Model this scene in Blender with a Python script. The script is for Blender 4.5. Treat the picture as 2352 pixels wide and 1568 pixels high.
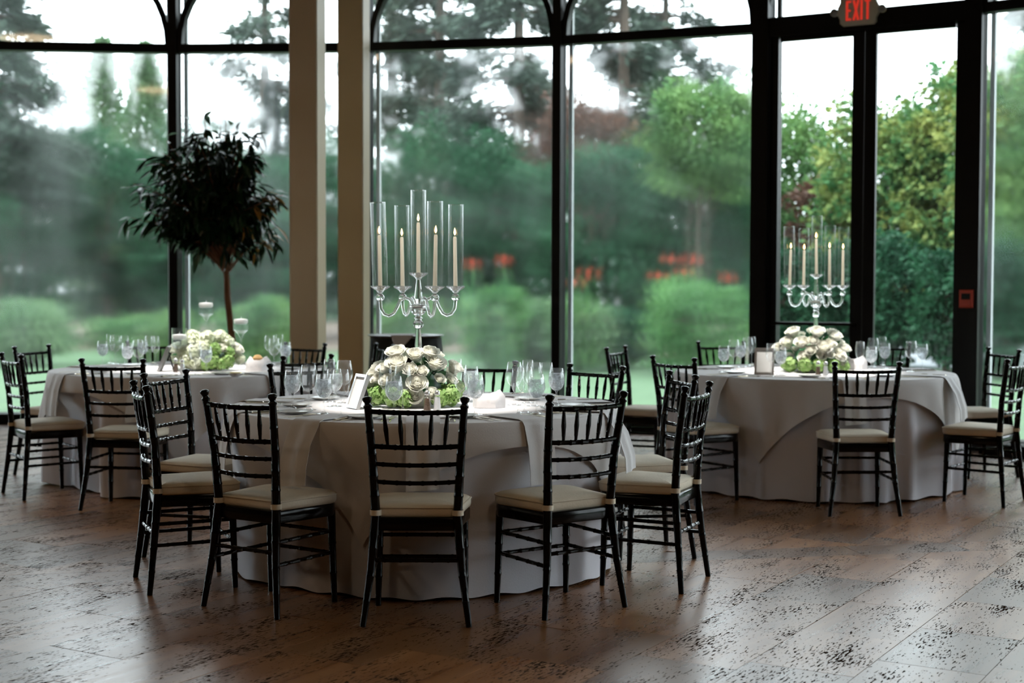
import bpy, bmesh, math, random
import numpy as np
from mathutils import Vector, Matrix

for o in list(bpy.data.objects):
    bpy.data.objects.remove(o)
S = bpy.context.scene
COL = S.collection
PI = math.pi

# ------------------------------------------------------------------ camera
F_PX, CAM_H, PITCH, ROLL = 3267.0, 1.36, math.atan(127 / 3267.0), 0.003
cd = bpy.data.cameras.new('camera')
cd.sensor_width = 36.0
cd.lens = 36.0 * F_PX / 2352.0
cd.clip_end = 400
cd.dof.use_dof = True
cd.dof.focus_distance = 6.25
cd.dof.aperture_fstop = 2.4
cam = bpy.data.objects.new('camera', cd)
COL.objects.link(cam)
cam.matrix_world = (Matrix.Translation((0, 0, CAM_H)) @ Matrix.Rotation(PI / 2 - PITCH, 4, 'X')
                    @ Matrix.Rotation(ROLL, 4, 'Z'))
S.camera = cam


def _ray(px, py):
    a, b = px - 1176.0, -(py - 784.0)
    c, s = math.cos(ROLL), math.sin(ROLL)
    x, y = c * a - s * b, s * a + c * b
    return (x, F_PX * math.cos(PITCH) + y * math.sin(PITCH), -F_PX * math.sin(PITCH) + y * math.cos(PITCH))


def at_z(px, py, z):
    d = _ray(px, py)
    t = (z - CAM_H) / d[2]
    return Vector((d[0] * t, d[1] * t, z))


def at_y(px, py, Y):
    d = _ray(px, py)
    t = Y / d[1]
    return Vector((d[0] * t, Y, CAM_H + d[2] * t))


def proj(P):
    x, y, z = P[0], P[1], P[2] - CAM_H
    fy = y * math.cos(PITCH) - z * math.sin(PITCH)
    uy = y * math.sin(PITCH) + z * math.cos(PITCH)
    if fy < 0.1:
        return None
    a, b = F_PX * x / fy, F_PX * uy / fy
    c, s = math.cos(ROLL), math.sin(ROLL)
    return 1176 + c * a + s * b, 784 - (-s * a + c * b)


# ------------------------------------------------------------------ sky, exposure
W = bpy.data.worlds.new('overcast_sky')
S.world = W
W.use_nodes = True
bg = W.node_tree.nodes['Background']
bg.inputs['Color'].default_value = (0.87, 0.94, 1.0, 1)
bg.inputs['Strength'].default_value = 5.0
S.view_settings.view_transform = 'Standard'
S.view_settings.look = 'None'
S.view_settings.gamma = 1.0
S.view_settings.use_curve_mapping = False
S.view_settings.exposure = 0.3
S.cycles.transparent_max_bounces = 28
S.cycles.use_light_tree = False
S.cycles.max_bounces = 7
S.cycles.diffuse_bounces = 3
S.cycles.glossy_bounces = 3
S.cycles.transmission_bounces = 8
S.cycles.caustics_reflective = False
S.cycles.caustics_refractive = True
S.cycles.sample_clamp_indirect = 6.0

# spotlights (their fixtures are built with the ceiling) and added warm fill lamps, out of view
TABLE = {'C': Vector((-0.43, 6.98, 0)), 'L': Vector((-2.24, 9.92, 0)), 'R': Vector((2.09, 9.85, 0))}
SPOTS = []
for key, pw in (('C', 1900), ('L', 2100), ('R', 2400)):
    ld = bpy.data.lights.new('spot_light', 'SPOT')
    ld.energy = pw
    ld.spot_size = math.radians(15.5)
    ld.spot_blend = 0.75
    ld.shadow_soft_size = 0.04
    ld.color = (1.0, 0.96, 0.9)
    lo = bpy.data.objects.new('spot_light', ld)
    COL.objects.link(lo)
    p = TABLE[key] + Vector((-0.35, -1.15, 5.55))
    lo.location = p
    lo.rotation_euler = (TABLE[key] + Vector((0, 0, 0.8)) - p).to_track_quat('-Z', 'Y').to_euler()
    SPOTS.append((p, lo))
FILL_POS = [Vector((-4.5, 0.5, 5.2)), Vector((1.5, 1.0, 5.2)), Vector((-6.0, 6.0, 5.2))]  # unseen lamps added as warm fill for the interior
for p in FILL_POS:
    ld = bpy.data.lights.new('warm_fill_light', 'AREA')
    ld.shape = 'DISK'
    ld.size = 0.9
    ld.energy = 20
    ld.color = (1.0, 0.72, 0.45)
    lo = bpy.data.objects.new('warm_fill_light', ld)
    COL.objects.link(lo)
    lo.location = p + Vector((0, 0, -0.12))


# ------------------------------------------------------------------ helpers
def tag(o, label=None, cat=None, group=None, kind=None):
    if label: o['label'] = label
    if cat: o['category'] = cat
    if group: o['group'] = group
    if kind: o['kind'] = kind
    return o


def empty(name, loc=(0, 0, 0), rz=0.0):
    o = bpy.data.objects.new(name, None)
    o.empty_display_size = 0.1
    COL.objects.link(o)
    o.location = loc
    o.rotation_euler = (0, 0, rz)
    return o


class MB:
    """collects shapes; build() links them as one mesh object"""

    def __init__(self):
        self.v, self.f = [], []

    def add(self, vs, fs, M=None):
        b = len(self.v)
        if M is not None:
            vs = [M @ Vector(p) for p in vs]
        self.v.extend([tuple(p) for p in vs])
        self.f.extend([tuple(i + b for i in q) for q in fs])
        return self

    def box(self, c, s, M=None):
        x, y, z = s[0] / 2, s[1] / 2, s[2] / 2
        vs = [(c[0] + i * x, c[1] + j * y, c[2] + k * z) for i in (-1, 1) for j in (-1, 1) for k in (-1, 1)]
        fs = [(0, 1, 3, 2), (4, 6, 7, 5), (0, 4, 5, 1), (2, 3, 7, 6), (0, 2, 6, 4), (1, 5, 7, 3)]
        return self.add(vs, fs, M)

    def prism(self, pts, z0, z1, M=None, bevel=0.0):
        """pts counterclockwise 2D; optional chamfer on the top edge"""
        n = len(pts)
        rings = [[(p[0], p[1], z0) for p in pts]]
        if bevel:
            cx = sum(p[0] for p in pts) / n
            cy = sum(p[1] for p in pts) / n
            rings.append([(p[0], p[1], z1 - bevel) for p in pts])
            inn = []
            for p in pts:
                d = math.hypot(p[0] - cx, p[1] - cy) or 1
                k = max(0.0, 1 - bevel * 1.4 / d)
                inn.append((cx + (p[0] - cx) * k, cy + (p[1] - cy) * k, z1))
            rings.append(inn)
        else:
            rings.append([(p[0], p[1], z1) for p in pts])
        vs = [p for r in rings for p in r]
        fs = []
        for k in range(len(rings) - 1):
            for i in range(n):
                j = (i + 1) % n
                fs.append((k * n + i, k * n + j, (k + 1) * n + j, (k + 1) * n + i))
        fs.append(tuple(range(n))[::-1])
        fs.append(tuple(range((len(rings) - 1) * n, len(rings) * n)))
        return self.add(vs, fs, M)

    def lathe(self, prof, n=20, M=None, cap=True):
        vs, fs = [], []
        for r, z in prof:
            for i in range(n):
                a = 2 * PI * i / n
                vs.append((r * math.cos(a), r * math.sin(a), z))
        for k in range(len(prof) - 1):
            for i in range(n):
                j = (i + 1) % n
                fs.append((k * n + i, k * n + j, (k + 1) * n + j, (k + 1) * n + i))
        if cap:
            fs.append(tuple(range(n))[::-1])
            fs.append(tuple(range((len(prof) - 1) * n, len(prof) * n)))
        return self.add(vs, fs, M)

    def tube(self, path, radii, n=8, M=None, sq=None):
        P = [Vector(p) for p in path]
        m = len(P)
        if not hasattr(radii, '__len__'):
            radii = [radii] * m
        vs, fs = [], []
        T = (P[1] - P[0]).normalized()
        up = Vector((0, 0, 1)) if abs(T.z) < 0.9 else Vector((0, 1, 0))
        A = T.cross(up).normalized()
        for k in range(m):
            t = (P[min(k + 1, m - 1)] - P[max(k - 1, 0)]).normalized()
            A = (A - t * A.dot(t)).normalized()
            B = t.cross(A)
            for i in range(n):
                a = 2 * PI * (i + 0.5) / n
                vs.append(P[k] + (A * math.cos(a) + B * math.sin(a)) * radii[k])
        for k in range(m - 1):
            for i in range(n):
                j = (i + 1) % n
                fs.append((k * n + i, k * n + j, (k + 1) * n + j, (k + 1) * n + i))
        fs.append(tuple(range(n))[::-1])
        fs.append(tuple(range((m - 1) * n, m * n)))
        return self.add(vs, fs, M)

    def mesh(self, name, mat, smooth=True, angle=40):
        me = bpy.data.meshes.new(name)
        me.from_pydata(self.v, [], self.f)
        me.update()
        if mat: me.materials.append(mat)
        if smooth:
            me.polygons.foreach_set('use_smooth', [True] * len(me.polygons))
            try:
                me.set_sharp_from_angle(angle=math.radians(angle))
            except Exception:
                pass
        return me

    def build(self, name, mat, parent=None, smooth=True, angle=40):
        return link(name, self.mesh(name, mat, smooth, angle), parent)


def link(name, me, parent=None, M=None):
    o = bpy.data.objects.new(name, me)
    COL.objects.link(o)
    if parent is not None: o.parent = parent
    if M is not None: o.matrix_local = M
    return o


def copy_tree(o, parent=None):
    c = o.copy()
    COL.objects.link(c)
    if parent is not None: c.parent = parent
    for ch in list(o.children):
        copy_tree(ch, c)
    return c


def np_mesh(name, verts, faces, mat, smooth=False):
    """verts (N,3), faces (M,k) arrays"""
    me = bpy.data.meshes.new(name)
    verts = np.asarray(verts, np.float32)
    faces = np.asarray(faces, np.int32)
    k = faces.shape[1]
    me.vertices.add(len(verts))
    me.vertices.foreach_set('co', verts.ravel())
    me.loops.add(faces.size)
    me.loops.foreach_set('vertex_index', faces.ravel())
    me.polygons.add(len(faces))
    me.polygons.foreach_set('loop_start', np.arange(0, faces.size, k, dtype=np.int32))
    me.polygons.foreach_set('loop_total', np.full(len(faces), k, np.int32))
    if smooth: me.polygons.foreach_set('use_smooth', np.ones(len(faces), bool))
    me.update(calc_edges=True)
    me.validate()
    me.materials.append(mat)
    return me


# ------------------------------------------------------------------ materials
def nm(name):
    m = bpy.data.materials.new(name)
    m.use_nodes = True
    nt = m.node_tree
    nt.nodes.clear()
    out = nt.nodes.new('ShaderNodeOutputMaterial')
    return m, nt, out


def N(nt, t, **kw):
    n = nt.nodes.new('ShaderNode' + t)
    for k, v in kw.items():
        if k in ('operation', 'blend_type', 'data_type', 'noise_dimensions', 'feature', 'distribution', 'interpolation'):
            setattr(n, k, v)
        else:
            n.inputs[k].default_value = v
    return n


def pbr(name, col, rough=0.5, metal=0.0, col2=None, scale=8.0, stretch=None, bump=0.0, bscale=40.0, spec=0.5, sheen=0.0, obj_rand=0.0, trans=None, pos=(0.35, 0.65)):
    m, nt, out = nm(name)
    p = N(nt, 'BsdfPrincipled', Roughness=rough, Metallic=metal)
    p.inputs['Specular IOR Level'].default_value = spec
    p.inputs['Base Color'].default_value = (*col, 1)
    if sheen: p.inputs['Sheen Weight'].default_value = sheen
    tc = N(nt, 'TexCoord')
    vec = tc.outputs['Object']
    if stretch:
        mp = N(nt, 'Mapping')
        mp.inputs['Scale'].default_value = stretch
        nt.links.new(vec, mp.inputs['Vector'])
        vec = mp.outputs[0]
    if col2:
        no = N(nt, 'TexNoise', Scale=scale, Detail=4.0)
        nt.links.new(vec, no.inputs['Vector'])
        rp = N(nt, 'ValToRGB')
        rp.color_ramp.elements[0].position = pos[0]
        rp.color_ramp.elements[1].position = pos[1]
        rp.color_ramp.elements[0].color = (*col, 1)
        rp.color_ramp.elements[1].color = (*col2, 1)
        nt.links.new(no.outputs['Fac'], rp.inputs[0])
        nt.links.new(rp.outputs[0], p.inputs['Base Color'])
    if bump:
        nb = N(nt, 'TexNoise', Scale=bscale, Detail=3.0)
        nt.links.new(vec, nb.inputs['Vector'])
        b = N(nt, 'Bump', Strength=bump, Distance=0.01)
        nt.links.new(nb.outputs['Fac'], b.inputs['Height'])
        nt.links.new(b.outputs[0], p.inputs['Normal'])
    sh = p.outputs[0]
    if trans:
        tr = N(nt, 'BsdfTranslucent')
        tr.inputs['Color'].default_value = (*trans[0], 1)
        if col2:
            nt.links.new(rp.outputs[0], tr.inputs['Color'])
        mx = N(nt, 'MixShader', Fac=trans[1])
        nt.links.new(sh, mx.inputs[1])
        nt.links.new(tr.outputs[0], mx.inputs[2])
        sh = mx.outputs[0]
    nt.links.new(sh, out.inputs[0])
    return m


def thin_glass(name, tint=(1, 1, 1), edge=0.75, milk=0.02):
    """clear thin-walled glass: see-through with a reflective rim"""
    m, nt, out = nm(name)
    lw = N(nt, 'LayerWeight', Blend=0.42)
    mul = N(nt, 'Math', operation='MULTIPLY')
    mul.inputs[1].default_value = edge
    nt.links.new(lw.outputs['Facing'], mul.inputs[0])
    pw = N(nt, 'Math', operation='POWER')
    pw.inputs[1].default_value = 1.7
    nt.links.new(mul.outputs[0], pw.inputs[0])
    ad = N(nt, 'Math', operation='ADD')
    ad.inputs[1].default_value = 0.04
    nt.links.new(pw.outputs[0], ad.inputs[0])
    t = N(nt, 'BsdfTransparent')
    t.inputs[0].default_value = (*tint, 1)
    g = N(nt, 'BsdfGlossy', Roughness=0.02)
    d = N(nt, 'BsdfTranslucent')
    d.inputs[0].default_value = (0.9, 0.93, 0.95, 1)
    m1 = N(nt, 'MixShader', Fac=milk)
    nt.links.new(t.outputs[0], m1.inputs[1])
    nt.links.new(d.outputs[0], m1.inputs[2])
    m2 = N(nt, 'MixShader')
    nt.links.new(ad.outputs[0], m2.inputs[0])
    nt.links.new(m1.outputs[0], m2.inputs[1])
    nt.links.new(g.outputs[0], m2.inputs[2])
    nt.links.new(m2.outputs[0], out.inputs[0])
    return m


def window_glass(name, haze, streak, blur=0.0):
    """window pane with a film of condensation: streaked, patchy haze over clear glass"""
    m, nt, out = nm(name)
    geo = N(nt, 'NewGeometry')
    mp = N(nt, 'Mapping')
    mp.inputs['Scale'].default_value = (2.6, 2.6, 0.16)
    nt.links.new(geo.outputs['Position'], mp.inputs['Vector'])
    n1 = N(nt, 'TexNoise', Scale=3.0, Detail=5.0, Roughness=0.65)
    nt.links.new(mp.outputs[0], n1.inputs['Vector'])
    n2 = N(nt, 'TexNoise', Scale=0.75, Detail=3.0)
    nt.links.new(geo.outputs['Position'], n2.inputs['Vector'])
    r2 = N(nt, 'MapRange')
    r2.inputs['From Min'].default_value = 0.42
    r2.inputs['From Max'].default_value = 0.72
    nt.links.new(n2.outputs['Fac'], r2.inputs['Value'])
    mu = N(nt, 'Math', operation='MULTIPLY')
    nt.links.new(n1.outputs['Fac'], mu.inputs[0])
    nt.links.new(r2.outputs[0], mu.inputs[1])
    sc = N(nt, 'Math', operation='MULTIPLY_ADD')
    sc.inputs[1].default_value = streak
    sc.inputs[2].default_value = haze
    nt.links.new(mu.outputs[0], sc.inputs[0])
    # water drops
    vo = N(nt, 'TexVoronoi', Scale=9.0)
    nt.links.new(geo.outputs['Position'], vo.inputs['Vector'])
    lt = N(nt, 'Math', operation='LESS_THAN')
    lt.inputs[1].default_value = 0.055
    nt.links.new(vo.outputs['Distance'], lt.inputs[0])
    dm = N(nt, 'Math', operation='MULTIPLY_ADD')
    dm.inputs[1].default_value = 0.10 if streak else 0.0
    nt.links.new(lt.outputs[0], dm.inputs[0])
    nt.links.new(sc.outputs[0], dm.inputs[2])
    t = N(nt, 'BsdfTransparent')
    t.inputs[0].default_value = (0.96, 0.985, 0.975, 1)
    d = N(nt, 'BsdfTranslucent')
    d.inputs[0].default_value = (0.78, 0.84, 0.84, 1)
    m1 = N(nt, 'MixShader')
    nt.links.new(dm.outputs[0], m1.inputs[0])
    clear = t.outputs[0]
    if blur:
        rf = N(nt, 'BsdfRefraction', Roughness=0.235, IOR=1.05)
        rf.inputs[0].default_value = (0.97, 0.99, 0.985, 1)
        sx = N(nt, 'SeparateXYZ')
        nt.links.new(geo.outputs['Position'], sx.inputs[0])
        wv = N(nt, 'Math', operation='MULTIPLY_ADD')
        wv.inputs[1].default_value = -1.3
        nt.links.new(n2.outputs['Fac'], wv.inputs[0])
        nt.links.new(sx.outputs['Z'], wv.inputs[2])
        bz = N(nt, 'MapRange')
        bz.inputs['From Min'].default_value = 1.6
        bz.inputs['From Max'].default_value = 2.5
        bz.inputs['To Min'].default_value = blur
        bz.inputs['To Max'].default_value = blur * 0.22
        nt.links.new(wv.outputs[0], bz.inputs['Value'])
        mb_ = N(nt, 'MixShader')
        nt.links.new(bz.outputs[0], mb_.inputs[0])
        nt.links.new(clear, mb_.inputs[1])
        nt.links.new(rf.outputs[0], mb_.inputs[2])
        clear = mb_.outputs[0]
    nt.links.new(clear, m1.inputs[1])
    nt.links.new(d.outputs[0], m1.inputs[2])
    fr = N(nt, 'Fresnel', IOR=1.38)
    g = N(nt, 'BsdfGlossy', Roughness=0.03)
    m2 = N(nt, 'MixShader')
    nt.links.new(fr.outputs[0], m2.inputs[0])
    nt.links.new(m1.outputs[0], m2.inputs[1])
    nt.links.new(g.outputs[0], m2.inputs[2])
    nt.links.new(m2.outputs[0], out.inputs[0])
    return m


def crystal(name, rough=0.0):
    m, nt, out = nm(name)
    g = N(nt, 'BsdfGlass', Roughness=rough, IOR=1.52)
    t = N(nt, 'BsdfTransparent')
    gl = N(nt, 'BsdfGlossy', Roughness=0.03)
    m1 = N(nt, 'MixShader', Fac=0.25)
    nt.links.new(g.outputs[0], m1.inputs[1])
    nt.links.new(t.outputs[0], m1.inputs[2])
    m2 = N(nt, 'MixShader', Fac=0.10)
    nt.links.new(m1.outputs[0], m2.inputs[1])
    nt.links.new(gl.outputs[0], m2.inputs[2])
    nt.links.new(m2.outputs[0], out.inputs[0])
    return m


def ice_mat(name):
    m, nt, out = nm(name)
    tc = N(nt, 'TexCoord')
    no = N(nt, 'TexNoise', Scale=42.0, Detail=3.0, Distortion=1.2)
    nt.links.new(tc.outputs['Object'], no.inputs['Vector'])
    rp = N(nt, 'MapRange')
    rp.inputs['From Min'].default_value = 0.35
    rp.inputs['From Max'].default_value = 0.65
    rp.inputs['To Min'].default_value = 0.12
    rp.inputs['To Max'].default_value = 0.62
    nt.links.new(no.outputs['Fac'], rp.inputs['Value'])
    t = N(nt, 'BsdfTransparent')
    t.inputs[0].default_value = (0.93, 0.96, 0.97, 1)
    d = N(nt, 'BsdfTranslucent')
    d.inputs[0].default_value = (0.85, 0.88, 0.92, 1)
    df = N(nt, 'BsdfDiffuse')
    df.inputs[0].default_value = (0.8, 0.84, 0.88, 1)
    m0 = N(nt, 'MixShader', Fac=0.5)
    nt.links.new(d.outputs[0], m0.inputs[1])
    nt.links.new(df.outputs[0], m0.inputs[2])
    m1 = N(nt, 'MixShader')
    nt.links.new(rp.outputs[0], m1.inputs[0])
    nt.links.new(t.outputs[0], m1.inputs[1])
    nt.links.new(m0.outputs[0], m1.inputs[2])
    g = N(nt, 'BsdfGlossy', Roughness=0.1)
    m2 = N(nt, 'MixShader', Fac=0.10)
    nt.links.new(m1.outputs[0], m2.inputs[1])
    nt.links.new(g.outputs[0], m2.inputs[2])
    nt.links.new(m2.outputs[0], out.inputs[0])
    return m


def emit(name, col, st):
    m, nt, out = nm(name)
    e = N(nt, 'Emission', Strength=st)
    e.inputs[0].default_value = (*col, 1)
    nt.links.new(e.outputs[0], out.inputs[0])
    return m


def travertine(name, angle):
    """polished brown stone with long veins and open pits"""
    m, nt, out = nm(name)
    geo = N(nt, 'NewGeometry')
    oi = N(nt, 'ObjectInfo')
    off = N(nt, 'VectorMath', operation='SCALE')
    off.inputs[0].default_value = (37.0, 21.0, 0.0)
    nt.links.new(oi.outputs['Random'], off.inputs['Scale'])
    ad = N(nt, 'VectorMath', operation='ADD')
    nt.links.new(geo.outputs['Position'], ad.inputs[0])
    nt.links.new(off.outputs[0], ad.inputs[1])
    ro = N(nt, 'VectorRotate')
    ro.inputs['Axis'].default_value = (0, 0, 1)
    ro.inputs['Angle'].default_value = -angle
    nt.links.new(ad.outputs[0], ro.inputs['Vector'])
    mp = N(nt, 'Mapping')
    mp.inputs['Scale'].default_value = (0.8, 7.0, 1.0)      # veins run along local x
    nt.links.new(ro.outputs[0], mp.inputs['Vector'])
    vein = N(nt, 'TexNoise', Scale=1.7, Detail=6.0, Roughness=0.62)
    nt.links.new(mp.outputs[0], vein.inputs['Vector'])
    rp = N(nt, 'ValToRGB')
    e = rp.color_ramp.elements
    e[0].position, e[0].color = 0.30, (0.150, 0.056, 0.018, 1)
    e[1].position, e[1].color = 0.70, (0.30, 0.145, 0.058, 1)
    e.new(0.5).color = (0.215, 0.092, 0.032, 1)
    nt.links.new(vein.outputs['Fac'], rp.inputs[0])
    hs = N(nt, 'HueSaturation')
    mr = N(nt, 'MapRange')
    mr.inputs['To Min'].default_value = 0.6
    mr.inputs['To Max'].default_value = 1.35
    nt.links.new(oi.outputs['Random'], mr.inputs['Value'])
    nt.links.new(mr.outputs[0], hs.inputs['Value'])
    nt.links.new(rp.outputs[0], hs.inputs['Color'])
    # pits: small, elongated along the veins, in patches
    mp2 = N(nt, 'Mapping')
    mp2.inputs['Scale'].default_value = (8.0, 34.0, 1.0)
    nt.links.new(ro.outputs[0], mp2.inputs['Vector'])
    pit = N(nt, 'TexNoise', Scale=3.2, Detail=3.5, Roughness=0.6)
    nt.links.new(mp2.outputs[0], pit.inputs['Vector'])
    mp3 = N(nt, 'Mapping')
    mp3.inputs['Scale'].default_value = (1.5, 4.2, 1.0)
    nt.links.new(ro.outputs[0], mp3.inputs['Vector'])
    pat = N(nt, 'TexNoise', Scale=1.5, Detail=2.0)
    nt.links.new(mp3.outputs[0], pat.inputs['Vector'])
    sm = N(nt, 'Math', operation='MULTIPLY_ADD')
    sm.inputs[1].default_value = 0.55
    nt.links.new(pat.outputs['Fac'], sm.inputs[0])
    nt.links.new(pit.outputs['Fac'], sm.inputs[2])
    pm = N(nt, 'MapRange')
    pm.inputs['From Min'].default_value = 0.87
    pm.inputs['From Max'].default_value = 0.905
    nt.links.new(sm.outputs[0], pm.inputs['Value'])
    mc = N(nt, 'MixRGB', blend_type='MIX')
    mc.inputs['Color2'].default_value = (0.018, 0.010, 0.006, 1)
    nt.links.new(pm.outputs[0], mc.inputs['Fac'])
    nt.links.new(hs.outputs[0], mc.inputs['Color1'])
    fine = N(nt, 'TexNoise', Scale=60.0, Detail=2.0)
    nt.links.new(geo.outputs['Position'], fine.inputs['Vector'])
    rg = N(nt, 'MapRange')
    rg.inputs['To Min'].default_value = 0.20
    rg.inputs['To Max'].default_value = 0.38
    nt.links.new(vein.outputs['Fac'], rg.inputs['Value'])
    rr = N(nt, 'Math', operation='MULTIPLY_ADD')
    rr.inputs[1].default_value = 0.5
    nt.links.new(pm.outputs[0], rr.inputs[0])
    nt.links.new(rg.outputs[0], rr.inputs[2])
    sp = N(nt, 'Math', operation='MULTIPLY_ADD')
    sp.inputs[1].default_value = -1.0
    sp.inputs[2].default_value = 1.0
    nt.links.new(pm.outputs[0], sp.inputs[0])
    hh = N(nt, 'Math', operation='MULTIPLY_ADD')
    hh.inputs[1].default_value = -1.0
    nt.links.new(pm.outputs[0], hh.inputs[0])
    fm = N(nt, 'Math', operation='MULTIPLY')
    fm.inputs[1].default_value = 0.10
    nt.links.new(fine.outputs['Fac'], fm.inputs[0])
    nt.links.new(fm.outputs[0], hh.inputs[2])
    b = N(nt, 'Bump', Strength=0.4, Distance=0.003)
    nt.links.new(hh.outputs[0], b.inputs['Height'])
    p = N(nt, 'BsdfPrincipled')
    nt.links.new(mc.outputs[0], p.inputs['Base Color'])
    nt.links.new(rr.outputs[0], p.inputs['Roughness'])
    nt.links.new(sp.outputs[0], p.inputs['Specular IOR Level'])
    nt.links.new(b.outputs[0], p.inputs['Normal'])
    nt.links.new(p.outputs[0], out.inputs[0])
    return m


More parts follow.
